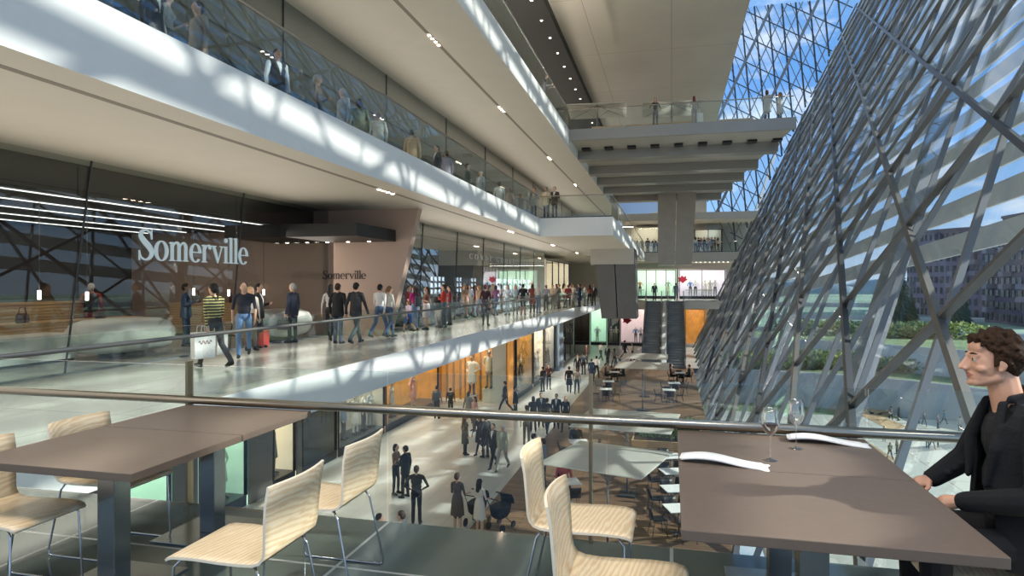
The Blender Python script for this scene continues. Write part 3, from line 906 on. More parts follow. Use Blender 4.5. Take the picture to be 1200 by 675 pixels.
make_table(.035, 1.075, 3.312, 4.12, 'brown table by the balustrade laid with napkins and wine glasses')

# wine glasses
def wine_glass(x, y, wine, label):
    e = empty('wine_glass', (x, y, .755), 0, label, 'wine glass')
    k = 1.0
    MB().lathe([(.0, .0), (.036, .0), (.037, .002), (.012, .006), (.005, .012)], n=28).build('foot', ['wine_glass'], e)
    MB().lathe([(.005, .012), (.0038, .03), (.0036, .11), (.006, .124)], n=14).build('stem', ['wine_glass'], e)
    MB().lathe([(.004, .122), (.018, .132), (.034, .155), (.0425, .18), (.042, .205), (.036, .24), (.031, .265), (.030, .265), (.035, .24), (.041, .205), (.0415, .18), (.033, .156), (.017, .134), (.0, .126)], n=32).build('bowl', ['wine_glass'], e)
    if wine:
        MB().lathe([(0, .128), (.016, .1345), (.0322, .1565), (.0403, .18), (.0405, .183), (0, .183)], n=32).build('red_wine', ['wine'], e)
    return e
wine_glass(.485, 3.52, True, 'wine glass holding a pool of dark red wine')
wine_glass(.655, 3.80, False, 'empty clear wine glass behind the one with red wine')
def napkin(x, y, rz, label):
    m = MB(); n = 24; L = .40; W = .115; rows = []
    for i in range(n + 1):
        t = i / n; xx = (t - .5) * L
        z = .016 + .012 * math.sin(t * PI * 1.6 + .4) + .008 * math.sin(t * PI)
        if t > .94: z -= .006
        w = W * (1 + .05 * math.sin(7 * t)); th = .016
        flare = .012 if i in (0, n) else 0
        rows.append([(xx + flare * (1 if i else -1), -w / 2, z), (xx, -w / 6, z + .006), (xx + flare * (-1 if i == 0 else 1), w / 4, z + .004), (xx, w / 2, z),
                     (xx, w / 2, z - th * .6), (xx, w / 4, max(.001, z - th)), (xx, -w / 4, max(.001, z - th)), (xx, -w / 2, z - th * .6)])
    m.loft(rows)
    o = m.build('napkin', ['napkin'], loc=(x, y, .7555)); o.rotation_euler = (0, 0, rz)
    return tag(o, label, 'napkin')
napkin(.255, 3.40, -.16, 'folded white cloth napkin in front of the red wine glass')
napkin(.85, 3.98, -.12, 'folded white cloth napkin nearest the balustrade rail')

# ================================================================ SEATED MAN
def seated_man():
    f = Fig(); S, TEE, TR, SH, LIP, EYE_W, IRIS, BROW = range(8)
    H = Vector((0, .148, 1.322))
    def h(x, y, z): return H + Vector((x, y, z))
    # skull
    f.blob(h(0, -.012, .030), (.073, .092, .088), S)
    f.blob(h(0, .020, -.005), (.066, .068, .088), S)
    f.blob(h(0, .035, -.060), (.050, .050, .048), S)
    f.cap(h(-.045, -.01, -.062), h(-.018, .062, -.088), .020, .018, S); f.cap(h(.045, -.01, -.062), h(.018, .062, -.088), .020, .018, S)
    f.blob(h(0, .074, -.090), (.020, .016, .016), S)
    f.blob(h(0, .052, .058), (.055, .030, .035), S)
    for s in (-1, 1):
        f.cap(h(s * .012, .083, .026), h(s * .045, .066, .026), .0095, .008, S)     # brow ridge
        f.blob(h(s * .043, .052, -.028), (.022, .022, .018), S)                      # cheek
        f.blob(h(s * .031, .0705, .008), (.0138, .0122, .0105), EYE_W)
        f.cap(h(s * .016, .083, .0185), h(s * .045, .070, .0165), .0040, .0038, S)    # lids
        f.cap(h(s * .018, .081, -.0035), h(s * .043, .069, -.003), .0035, .0035, S)
        f.blob(h(s * .010, .098, -.031), (.0085, .011, .008), S)
        # ear
        f.blob(h(s * .076, -.012, -.003), (.010, .019, .031), S); f.cap(h(s * .082, -.026, .02), h(s * .082, -.022, -.012), .0055, .005, S)
        f.blob(h(s * .077, -.004, -.028), (.008, .010, .010), S)
    f.cap(h(0, .084, .020), h(0, .110, -.022), .0085, .0105, S)                     # nose
    f.blob(h(0, .114, -.027), (.0105, .010, .0095), S)
    f.cap(h(0, .088, -.032), h(0, .086, -.048), .009, .010, S)
    f.cap(h(0, .070, .004), h(0, .088, -.026), .019, .018, S)
    f.cap(h(-.017, .080, -.0525), h(.017, .080, -.0525), .0058, .0058, LIP); f.cap(h(0, .0885, -.0525), h(0, .0885, -.0525) + Vector((.001, 0, 0)), .006, .006, LIP)
    f.cap(h(-.015, .079, -.0635), h(.015, .079, -.0635), .0068, .0068, LIP); f.cap(h(0, .086, -.0635), h(0, .086, -.0635) + Vector((.001, 0, 0)), .0065, .0065, LIP)
    # neck & torso
    f.cap(Vector((0, .075, 1.10)), h(0, -.035, -.045), .062, .057, S)
    f.cap((-.12, .06, 1.115), (.12, .06, 1.115), .055, .055, TEE)
    f.blob((0, .055, 1.00), (.165, .115, .16), TEE)
    f.blob((0, .05, .82), (.155, .12, .17), TEE)
    f.blob((0, .02, .64), (.17, .14, .14), TR)
    # legs (seat .455, thighs forward under the table edge)
    for s in (-1, 1):
        f.cap((s * .095, .02, .575), (s * .13, .40, .575), .088, .066, TR)
        f.cap((s * .13, .40, .575), (s * .13, .40, .10), .064, .044, TR)
        f.cap((s * .13, .39, .08), (s * .13, .35, .045), .042, .038, SH); f.cap((s * .13, .35, .04), (s * .14, .53, .036), .038, .034, SH)
    # arms: left (camera side) = -x, right = +x
    hands = []
    for s, el, wr in ((-1, Vector((-.27, .09, .82)), Vector((-.05, .285, .735))), (1, Vector((.28, .13, .85)), Vector((.225, .30, .745)))):
        sh = Vector((s * .19, .045, 1.095))
        f.cap(sh, el, .050, .042, TEE); f.cap(el, wr, .040, .027, S)
        d = (wr - el).normalized(); d = Vector((d.x * .5 - s * .12, d.y, -.25)).normalized()
        n = Vector((-s * .25, .1, -1))
        n = (n - d * n.dot(d)).normalized(); sd = Vector((-s, 0, 0)); sd = (sd - d * sd.dot(d) - n * sd.dot(n)).normalized()
        f.cap(wr, wr + d * .05, .027, .034, S)
        f.cap(wr + d * .05 + sd * .018, wr + d * .09 + sd * .020, .018, .016, S); f.cap(wr + d * .05 - sd * .018, wr + d * .085 - sd * .022, .018, .015, S)
        for k, L in enumerate((.072, .082, .077, .060)):
            b = wr + d * (.092 - .004 * abs(k - 1)) + sd * (.026 - .0175 * k)
            p1 = b + (d * .85 + n * .45).normalized() * L * .48
            p2 = p1 + (d * .35 + n * .95).normalized() * L * .34
            p3 = p2 + (d * -.25 + n * .95).normalized() * L * .24
            f.cap(b, p1, .0092, .0085, S); f.cap(p1, p2, .0085, .0078, S); f.cap(p2, p3, .0078, .0066, S)
        t0 = wr + d * .022 + sd * .026; t1 = t0 + (d * .6 + sd * .55 + n * .35).normalized() * .042; t2 = t1 + (d * .95 + n * .35).normalized() * .034
        f.cap(t0, t1, .0135, .0105, S); f.cap(t1, t2, .0105, .0085, S)
    def rule(c, zi):
        p = c - np.array(H)
        d = np.minimum(np.linalg.norm((p - np.array((.031, .084, .0085))) / np.array((.0062, .012, .0068)), axis=1), np.linalg.norm((p - np.array((-.031, .084, .0085))) / np.array((.0062, .012, .0068)), axis=1))
        zi[(d < 1) & (zi == EYE_W)] = IRIS
        b = (np.abs(p[:, 2] - .030 + np.abs(np.abs(p[:, 0]) - .03) * .15) < .0052) & (np.abs(p[:, 0]) > .011) & (np.abs(p[:, 0]) < .052) & (p[:, 1] > .05)
        zi[zi == LIP] = S
        lp = (np.abs(p[:, 2] + .058) < .0125 * (1 - (p[:, 0] / .027) ** 2)) & (p[:, 1] > .060) & (np.abs(p[:, 0]) < .027)
        zi[lp] = LIP
        zi[(zi == TEE) & (c[:, 2] > 1.152) & (np.abs(c[:, 0]) < .075)] = S
        return zi
    me = f.mesh('person_seated', .0042, 8, rule, smooth=4)
    o = bpy.data.objects.new('person', me); COL.objects.link(o)
    o.location = (1.455, 3.15, 0); o.rotation_euler = (0, 0, PI / 2)
    skin = mat('man_skin', '#d3a083', .48, noise=.05, nscale=18)
    skin.node_tree.nodes['Principled BSDF'].inputs['Subsurface Weight'].default_value = .12
    skin.node_tree.nodes['Principled BSDF'].inputs['Subsurface Radius'].default_value = (.012, .005, .003)
    for i, m in enumerate((skin, mat('tee_black', '#191a1e', .85, bump=.3, nscale=30), mat('trousers_black', '#111114', .8), mat('shoe_black', '#0b0b0c', .35), mat('lip', '#b5705f', .4), mat('eye_white', '#b9a99b', .25), mat('iris', '#2f2a22', .15), mat('brow', '#3a2417', .8))):
        me.materials[i] = m
    tag(o, 'seated person with curly dark hair in black jacket and T-shirt at the laid table', 'person')
    for s in (-1, 1):
        eb = MB().tube([h(s * .016, .0835, .030), h(s * .024, .0825, .034), h(s * .034, .079, .0355), (h(s * .046, .067, .031))], [.0035, .0045, .0042, .002], 8).build('eyebrow', ['brow'], o)
    # curly hair
    g = Fig(); rnd = random.Random(3)
    g.blob(h(0, -.030, .052), (.080, .088, .078), 0); g.blob(h(0, -.062, .0), (.072, .055, .075), 0)
    for k in range(330):
        th = rnd.uniform(0, 2 * PI); ph = rnd.uniform(0.0, 2.25)
        x = math.sin(ph) * math.cos(th); y = math.sin(ph) * math.sin(th); z = math.cos(ph)
        q = Vector((x * .083, -.022 + y * .093, .035 + z * .088))
        if q.y > .035 and q.z < .085: continue       # forehead free
        if q.y > -.012 and q.z < .035: continue      # temples, ears free
        if q.z < -.055: continue
        r = rnd.uniform(.009, .017)
        a = Vector((rnd.uniform(-1, 1), rnd.uniform(-1, 1), rnd.uniform(-1, 1))) * .012
        g.cap(H + q, H + q * 1.04 + a, r, r * .7, 0)
    for k in range(34):
        x = rnd.uniform(-.06, .06); q = Vector((x, .062 - abs(x) * .25, .088 + rnd.uniform(-.006, .016)))
        g.cap(H + q, H + q + Vector((rnd.uniform(-.01, .01), .014, rnd.uniform(-.014, .006))), .012, .007, 0)
    for s in (-1, 1):
        for k in range(8): g.cap(h(s * .074, .012 - k * .003, .04 - k * .006), h(s * .076, .016, .03 - k * .006), .008, .006, 0)
    hm = g.mesh('hair_curly', .0048, 1, smooth=1)
    hm.materials[0] = mat('hair_brown', '#33200f', .75, spec=.25, noise=.35, nscale=60, bump=.6)
    ho = bpy.data.objects.new('hair', hm); COL.objects.link(ho); ho.parent = o
    # jacket: open shell + sleeves
    j = Fig()
    def arc(z, rx, ry, cy, gap, th):
        out = []; inn = []; n = 22
        for k in range(n + 1):
            a = PI / 2 + gap + (2 * PI - 2 * gap) * k / n
            out.append((math.cos(a) * rx, cy + math.sin(a) * ry, z)); inn.append((math.cos(a) * (rx - th), cy + math.sin(a) * (ry - th), z))
        return out + inn[::-1]
    rings = [arc(z, rx, ry, cy, gap, .022) for z, rx, ry, cy, gap in ((.50, .225, .185, .03, .75), (.62, .222, .182, .03, .62), (.75, .205, .165, .045, .50), (.88, .20, .15, .05, .48), (1.0, .208, .148, .055, .55), (1.07, .205, .135, .058, .66), (1.12, .18, .115, .058, .85), (1.155, .125, .095, .058, 1.05), (1.185, .085, .078, .06, 1.2))]
    j.mb.loft(rings, 0, True, True)
    for s, el, wr in ((-1, Vector((-.275, .085, .82)), Vector((-.052, .283, .737))), (1, Vector((.285, .125, .85)), Vector((.226, .298, .747)))):
        sh = Vector((s * .185, .048, 1.085))
        j.cap(sh, el, .073, .060, 0); e2 = el.lerp(wr, .93)
        j.cap(el, e2, .060, .042, 0)
        for k in range(7):       # sleeve creases
            t = .3 + k * .1; p = sh.lerp(el, t) if k % 2 else el.lerp(e2, min(1, t - .1))
            j.cap(p + Vector((-.05, -.02, .02)), p + Vector((.04, .045, -.01)), .013, .010, 0)
    # lapels and collar
    for s in (-1, 1):
        j.cap((s * .070, .135, 1.15), (s * .115, .178, .98), .018, .024, 0); j.cap((s * .115, .178, .98), (s * .085, .200, .82), .024, .012, 0)
        j.cap((s * .075, .105, 1.175), (s * .082, .02, 1.20), .018, .018, 0)
    j.cap((-.08, .0, 1.20), (.08, .0, 1.20), .018, .018, 0)
    jm = j.mesh('jacket', .006, 1, smooth=3)
    jm.materials[0] = mat('jacket_black', '#121316', .9, bump=.25, nscale=90)
    jo = bpy.data.objects.new('jacket', jm); COL.objects.link(jo); jo.parent = o
    return o
seated_man()
# ================================================================ LETTERING
def strip(pts):
    """polyline of (x,y,w) -> quads"""
    out = []; L = []; R = []
    for i, (x, y, w) in enumerate(pts):
        a = pts[max(0, i - 1)]; b = pts[min(len(pts) - 1, i + 1)]
        d = Vector((b[0] - a[0], b[1] - a[1])).normalized(); n = Vector((-d.y, d.x)) * w / 2
        L.append((x + n.x, y + n.y)); R.append((x - n.x, y - n.y))
    for i in range(len(pts) - 1): out.append([L[i], L[i + 1], R[i + 1], R[i]])
    return out
def ring(cx, cy, rx, ry, tx, ty, a0=0, a1=360, n=28):
    out = []
    for k in range(n):
        p = []
        for t, f in ((k, 0), (k + 1, 0), (k + 1, 1), (k, 1)):
            a = math.radians(a0 + (a1 - a0) * t / n)
            p.append((cx + math.cos(a) * (rx - tx * f), cy + math.sin(a) * (ry - ty * f)))
        out.append(p)
    return out
def rc(x0, y0, x1, y1): return [[(x0, y0), (x1, y0), (x1, y1), (x0, y1)]]
def smooth_path(p, k=4):
    out = []
    for i in range(len(p) - 1):
        p0, p1, p2, p3 = p[max(i - 1, 0)], p[i], p[i + 1], p[min(i + 2, len(p) - 1)]
        for j in range(k):
            t = j / k
            out.append(tuple(.5 * ((2 * b) + (c - a) * t + (2 * a - 5 * b + 4 * c - d) * t * t + (3 * b - a - 3 * c + d) * t ** 3) for a, b, c, d in zip(p0, p1, p2, p3)))
    out.append(p[-1]); return out
def stem(x, h, w=.09, foot=True, flag=True, base=0):
    o = rc(x, base, x + w, h)
    if foot: o += rc(x - .045, base, x + w + .045, base + .025)
    if flag: o += [[(x - .05, h - .03), (x, h - .045), (x, h), (x - .05, h - .012)]]
    return o
def glyph(c):
    if c == 'S':
        return strip(smooth_path([(.43, .50, .03), (.40, .62, .035), (.27, .69, .04), (.14, .65, .08), (.11, .54, .12), (.22, .42, .14), (.36, .30, .14), (.43, .18, .12), (.38, .06, .08), (.25, .005, .04), (.11, .06, .035), (.06, .20, .03)])) + rc(.415, .48, .44, .71) + rc(.05, -.01, .075, .22), .50
    if c == 'o': return ring(.23, .23, .22, .245, .10, .028), .47
    if c == 'm':
        o = stem(.06, .46)
        for x in (.29, .52): o += rc(x, 0, x + .09, .34) + rc(x - .04, 0, x + .13, .025)
        for x in (.14, .37): o += strip(smooth_path([(x, .36, .025), (x + .06, .44, .04), (x + .13, .455, .06), (x + .185, .40, .085), (x + .195, .33, .09)]))
        return o, .69
    if c == 'e':
        return ring(.22, .23, .21, .245, .095, .028, 0, 318) + rc(.10, .235, .425, .262) + rc(.335, .235, .43, .25), .44
    if c == 'r':
        return stem(.06, .46) + strip(smooth_path([(.14, .34, .025), (.20, .43, .035), (.28, .45, .05), (.33, .42, .06)])) + ring(.315, .395, .05, .05, .05, .05), .38
    if c == 'v':
        return [[(.02, .455), (.13, .455), (.275, .06), (.24, -.01)], [(.24, -.01), (.275, .06), (.43, .455), (.40, .455)]] + rc(-.02, .43, .18, .457) + rc(.33, .43, .48, .457), .47
    if c == 'i': return stem(.06, .46) + ring(.105, .62, .062, .062, .062, .062), .21
    if c == 'l': return stem(.06, .71), .21
    H = .7; T = .09
    if c == 'C': return ring(.36, .35, .34, .36, .10, .03, 48, 312) + rc(.57, .50, .595, .70) + rc(.57, .02, .595, .15), .66
    if c == 'G': return ring(.36, .35, .34, .36, .10, .03, 48, 330) + rc(.57, .50, .595, .70) + rc(.55, .0, .64, .30) + rc(.48, .28, .70, .31), .74
    if c == 'O': return ring(.36, .35, .35, .36, .105, .03), .74
    if c == 'N': return rc(.08, 0, .115, H) + rc(.58, 0, .615, H) + [[(.06, H), (.17, H), (.615, 0), (.54, 0)]] + rc(.0, 0, .20, .025) + rc(.5, H - .025, .70, H) + rc(.0, H - .025, .16, H), .73
    if c == 'D': return rc(.08, 0, .18, H) + ring(.22, .35, .40, .35, .11, .03, -90, 90) + rc(.0, 0, .24, .03) + rc(.0, H - .03, .24, H), .68
    if c == 'E': return rc(.08, 0, .18, H) + rc(.0, 0, .52, .03) + rc(.0, H - .03, .5, H) + rc(.18, .345, .40, .37) + rc(.49, 0, .52, .17) + rc(.47, H - .16, .5, H) + rc(.38, .27, .405, .45), .57
    if c == 'H': return rc(.08, 0, .18, H) + rc(.5, 0, .6, H) + rc(.18, .345, .5, .372) + rc(0, 0, .26, .025) + rc(.42, 0, .68, .025) + rc(0, H - .025, .26, H) + rc(.42, H - .025, .68, H), .71
    if c == 'M': return rc(.08, 0, .11, H) + rc(.62, 0, .72, H) + [[(.06, H), (.17, H), (.42, .1), (.36, 0)], [(.36, 0), (.40, .1), (.65, H), (.62, H)]] + rc(0, 0, .19, .025) + rc(.54, 0, .80, .025), .83
    if c == 'B': return rc(.08, 0, .18, H) + ring(.24, .525, .25, .175, .10, .03, -90, 90) + ring(.24, .185, .31, .185, .11, .03, -90, 90) + rc(0, 0, .26, .03) + rc(0, H - .03, .26, H) + rc(.16, .34, .26, .37), .60
    if c == 'A': return [[(.32, .71), (.36, .71), (.10, 0), (.06, 0)], [(.28, .71), (.36, .71), (.66, 0), (.54, 0)]] + rc(.16, .22, .5, .247) + rc(0, 0, .18, .025) + rc(.46, 0, .74, .025), .73
    if c == 'L': return rc(.08, 0, .18, H) + rc(0, 0, .5, .03) + rc(0, H - .025, .26, H) + rc(.47, 0, .5, .2), .54
    if c == 'J': return rc(.2, .12, .3, H) + ring(.15, .12, .15, .14, .10, .03, -180, 0) + rc(.12, H - .025, .38, H), .42
    if c == '-': return rc(.03, .25, .26, .30), .30
    return [], .3
def sign(name, text, origin, xdir, size, depth, m, label, cat='sign', slant=0, parent=None, xs=1.0, sp=0.0):
    """letters standing on a wall: every letter is a part"""
    e = empty(name, origin, 0, label, cat) if parent is None else parent
    xd = Vector(xdir).normalized(); nd = xd.cross(Vector((0, 0, 1)))
    x = 0
    for c in text:
        polys, adv = glyph(c)
        if polys:
            mb = MB()
            for pi, p in enumerate(polys):
                k = len(p); dd = depth * (1 + .004 * (pi % 5))
                f = [xd * ((x + (q[0] + slant * q[1]) * xs) * size) + Vector((0, 0, q[1] * size)) for q in p]
                mb.add([v + nd * dd for v in f] + f, [list(range(k)), list(range(2 * k - 1, k - 1, -1))] + [(j, k + j, k + (j + 1) % k, (j + 1) % k) for j in range(k)])
            mb.build('letter', [m], e)
        x += adv * xs + sp
    return e, x * size

# ================================================================ SOMERVILLE SHOP (walkway level)
XS = -11.3
def shopfront(name, x, y0, y1, z0, z1, n, label, mg='glass_store', lean=0.0):
    e = empty(name, (x, y0, z0), 0, label, 'shop window', None, 'structure')
    h = z1 - z0
    for k in range(n):
        a = (y1 - y0) * k / n; b = (y1 - y0) * (k + 1) / n
        MB().box(-.012, a + .012, .02, .012, b - .012, h).build('glass_panel', [mg], e)
        if k: MB().bar((.02, a - lean / 2, 0), (.02, a + lean / 2, h), .025, .03, (1, 0, 0)).build('joint', ['steel_dark'], e)
    MB().box(-.05, 0, -.0, .05, y1 - y0, .03).build('threshold', ['steel_pale'], e)
    return e
shopfront('window_1', XS, -4, 20.0, Z1, B2, 5, 'tall glass front of the dark shop with the big pale lettering', lean=.6)
o = MB().box(-19.6, -5, Z1, -19.3, 20, 3.45, 0).box(-19.3, -5, Z1, -19.27, 20, 1.15, 1).build('wall_shop', ['store_dark', 'store_blue'])
struct(o, 'dark brown back wall of the shop with a grey blue lower band', 'wall')
o = MB().box(-19.6, -5, 3.45, -11.9, 20, 3.55).box(-11.95, -5, 3.45, -11.85, 20, B2).build('ceiling', ['store_black'])
struct(o, 'black ceiling inside the shop with line lamps', 'ceiling')
mat('lamp_line', '#ffffff', .5, emit='#f4f4f0', estr=2.2)
for i, x in enumerate((-12.2, -13.6, -15.0, -16.6, -18.2)):
    o = MB().box(-.012, -12, -.02, .012, 11.8, 0).build('ceiling_light', ['lamp_line'], loc=(x, 7.8, 3.448))
    tag(o, 'white line lamp under the black shop ceiling, ' + ('nearest the glass' if i == 0 else ('deepest in the shop' if i == 4 else ['second', 'third', 'fourth'][i - 1] + ' from the glass')), 'lamp', 'line lamps in the shop')
for i, (px, py) in enumerate(((46, 351), (102, 352), (227, 346), (268, 347), (309, 346), (349, 346))):
    q = at_x(px, py, -13.4)
    e = empty('pendant_lamp', q, 0, 'white tube pendant on a wire inside the shop, ' + ['nearest the frame edge', 'by the man in red and black', 'by the man in blue', 'behind the woman in stripes', 'by the man in a black suit', 'nearest the pink wall'][i], 'lamp', 'tube pendants in the shop')
    MB().lathe([(0, 0), (.035, 0), (.035, .20), (0, .20)], n=12).build('lamp_tube', ['lamp_white'], e)
    MB().tube([(0, 0, .2), (0, 0, 3.45 - q.z)], .008, 6).build('wire', ['steel_grey'], e)
def counter(name, loc, sx, sy, sz, m, label, top=None):
    e = empty(name, loc, 0, label, 'counter')
    MB().box(-sx / 2, -sy / 2, .06, sx / 2, sy / 2, sz - .05).build('body', [m], e, bevel=.01)
    MB().box(-sx / 2 - .02, -sy / 2 - .02, sz - .05, sx / 2 + .02, sy / 2 + .02, sz).build('worktop', [top or m], e, bevel=.01)
    MB().box(-sx / 2 + .05, -sy / 2 + .05, 0, sx / 2 - .05, sy / 2 - .05, .06).build('plinth', ['dark_plinth'], e)
    return e
counter('shop_counter', (-16.4, 10.6, Z1), .9, 9.0, 1.25, 'store_wood', 'long light wood counter along the back of the shop')
counter('shop_counter', (-15.2, 13.6, Z1), .8, 4.4, .8, 'store_wood', 'lower light wood counter end beside the man in red and black')
counter('display_bench', (-13.6, 9.0, Z1), .9, 6.2, .62, 'counter_white', 'long pale display bench near the shop glass')
counter('shop_counter', (-15.0, 19.1, Z1), 3.0, .8, 1.1, 'store_wood', 'light wood shelf counter against the pink wall holding maroon bags')
def pod(loc, sx, sy, sz, label):
    e = empty('display_pod', loc, 0, label, 'counter')
    m = MB(); rings = []
    for z, s in ((.12, .80), (.2, .93), (.4, 1.0), (.55, .98), (.68, .90), (.76, .70), (.78, .4)):
        rings.append([(sx * s * math.copysign(abs(math.cos(a)) ** .7, math.cos(a)), sy * s * math.copysign(abs(math.sin(a)) ** .7, math.sin(a)), z * sz / .78) for a in [2 * PI * k / 28 for k in range(28)]])
    m.loft(rings); m.build('shell', ['counter_white'], e)
    MB().lathe([(.5, 0), (.5, .15)], n=20, caps=True).build('foot', ['dark_plinth'], e)
q = at_z(347, 402, Z1)
pod((-11.9, 17.8, Z1), .8, 1.5, .95, 'rounded white display pod behind the man with the briefcase')
pod((-13.0, 13.2, Z1), .8, 1.3, .9, 'rounded white display pod between the men in red and in blue')
for i, (x, y, z) in enumerate(((-16.3, 11.2, Z1 + 1.25), (-15.1, 12.4, Z1 + .8), (-15.1, 14.6, Z1 + .8), (-15.6, 18.9, Z1 + 1.1), (-14.9, 18.9, Z1 + 1.1), (-14.2, 18.95, Z1 + 1.1))):
    bag('hand', 'handbag', (x, y, z), 90 if i < 3 else 0, '#552a30', 'maroon handbag on a wood counter, ' + ['on the tall back counter', 'before the man in red and black', 'behind the man in red and black', 'deepest at the pink wall', 'in the middle at the pink wall', 'nearest the glass at the pink wall'][i], 1.1)
sign('shop_sign', 'Somerville', at_x(160, 304, XS + .03) , (0, 1, 0), .95, .03, 'sign_blue', 'large pale blue shop sign reading Somerville on the dark glass')
# pink partition with small sign, leaning edge
YP = 20.0
pp = [at_y(350, 282, YP), at_y(490, 262, YP), at_y(455, 404, YP), at_y(345, 400, YP)]
poly = [(p.x, p.z) for p in pp]; poly[2] = (poly[2][0], Z1); poly[3] = (-13.2, Z1); poly[1] = (poly[1][0], B2); poly[0] = (-13.2, B2)
o = MB().prism(poly, 'y', YP, YP + .35).build('wall_pink', ['pink_wall'])
struct(o, 'pinkish beige partition wall with a slanted edge and brown lettering', 'wall')
o = MB().box(-20, YP, Z1, -13.2, YP + .3, B2).build('wall_shop', ['pink_wall'])
struct(o, 'pinkish beige side wall deep in the shop', 'wall')
q = at_y(378, 327, YP); s_e, wlen = sign('wall_sign', 'Somerville', (q.x, YP - .005, q.z), (1, 0, 0), .40, .014, 'sign_brown', 'small dark brown sign reading Somerville on the pink wall')
o = MB().box(-13.2, 17.2, 3.02, at_y(457, 280, 19.5).x, 19.95, 3.40).build('ceiling', ['store_black'])
struct(o, 'black dropped ceiling band in front of the pink wall', 'ceiling')
for i in range(5):
    x = -12.6 + i * .75
    o = MB().lathe([(0, -.02), (.05, -.02), (.06, 0)], n=10).build('downlight', ['lamp_white'], loc=(x, 19.6, 3.02))
    tag(o, 'tiny round downlight washing the pink wall', 'downlight', 'downlights above the pink wall')

# ================================================================ SHOE SHOP (dark front) + lit shelves
XD = -9.9
shopfront('window_2', XD, YP + .4, 51.6, Z1, B2, 7, 'tall dark glass front of the shoe shop', 'glass_upper', lean=.5)
o = MB().box(XD - 1.6, YP + .36, Z1, XD - 1.3, 51.6, B2).build('wall_shoe_shop', ['dark_panel'])
struct(o, 'dark panelled wall inside the shoe shop', 'wall')
o = MB().box(XD - 1.3, YP + .4, Z1, XD - .1, 51, Z1 + .012).build('carpet', ['maroon'])
tag(o, 'dark maroon carpet strip inside the shoe shop window', 'carpet', None, 'structure')
def shoe_mesh():
    m = MB()
    m.loft([[(-.13, -.03, 0), (-.13, .03, 0), (-.12, .03, .09), (-.12, -.03, .09)], [(-.05, -.035, 0), (-.05, .035, 0), (-.05, .03, .085), (-.05, -.03, .085)], [(.04, -.04, 0), (.04, .04, 0), (.04, .03, .055), (.04, -.03, .055)], [(.13, -.02, 0), (.13, .02, 0), (.12, .015, .03), (.12, -.015, .03)]])
    return m.mesh('shoe', ['black'])
SHOE_ME = shoe_mesh()
def shelf_grid(px0, px1, py0, py1, cols, rows, label, gl):
    x = XD - 1.28
    a = at_x(px0, (py0 + py1) / 2, x); b = at_x(px1, (py0 + py1) / 2, x)
    zt = at_x((px0 + px1) / 2, py0, x).z; zb = at_x((px0 + px1) / 2, py1, x).z
    L = b.y - a.y; Hh = zt - zb; cw = L / cols; ch = Hh / rows
    e = empty('lit_shelf', (x, a.y, zb), 0, label, 'shelf')
    MB().box(-.02, 0, 0, .0, L, Hh).build('light_panel', ['shelf_light'], e)
    for r in range(rows + 1): MB().box(0, 0, r * ch - .02, .05, L, r * ch + .02).build('shelf_board', ['black'], e)
    for c in range(cols + 1): MB().box(0, c * cw - cw * .1, 0, .05, c * cw + cw * .1, Hh).build('divider', ['black'], e)
    for r in range(rows):
        for c in range(cols):
            o = bpy.data.objects.new('shoe', SHOE_ME); COL.objects.link(o)
            o.location = (x + .035, a.y + (c + .5) * cw, zb + r * ch + .022); o.rotation_euler = (0, 0, PI / 2); s = min(1.3, cw * 1.5); o.scale = (s, s, s)
            tag(o, gl, 'shoe', gl)
shelf_grid(503, 521, 324, 346, 4, 3, 'backlit white shoe shelf of four columns behind the dark glass', 'dark shoe on the four column lit shelf')
shelf_grid(534, 541, 325, 344, 2, 3, 'narrow backlit shoe shelf of two columns, nearer the pink wall', 'dark shoe on the narrow lit shelf nearer the pink wall')
shelf_grid(551, 558, 326, 344, 2, 3, 'narrow backlit shoe shelf of two columns, nearer the big shelf', 'dark shoe on the narrow lit shelf nearer the big shelf')
shelf_grid(580, 622, 327, 362, 7, 5, 'largest backlit white shoe shelf of seven columns', 'dark shoe on the largest lit shelf of seven columns')
q = at_x(550, 303, XD + .03)
sg, _ = sign('shop_sign', 'CONDE-GOMBAL JOB', q, (0, 1, 0), .37, .02, 'sign_grey', 'wide grey capital lettering above the shoe shelves', xs=2.2, sp=1.0)
q2 = at_x(566, 318, XD + .03)
sign('shop_sign', 'SHOES', q2, (0, 1, 0), .33, .02, 'sign_grey', 'second line of the shoe shop lettering reading SHOES', slant=.2, xs=2.0, sp=.7)
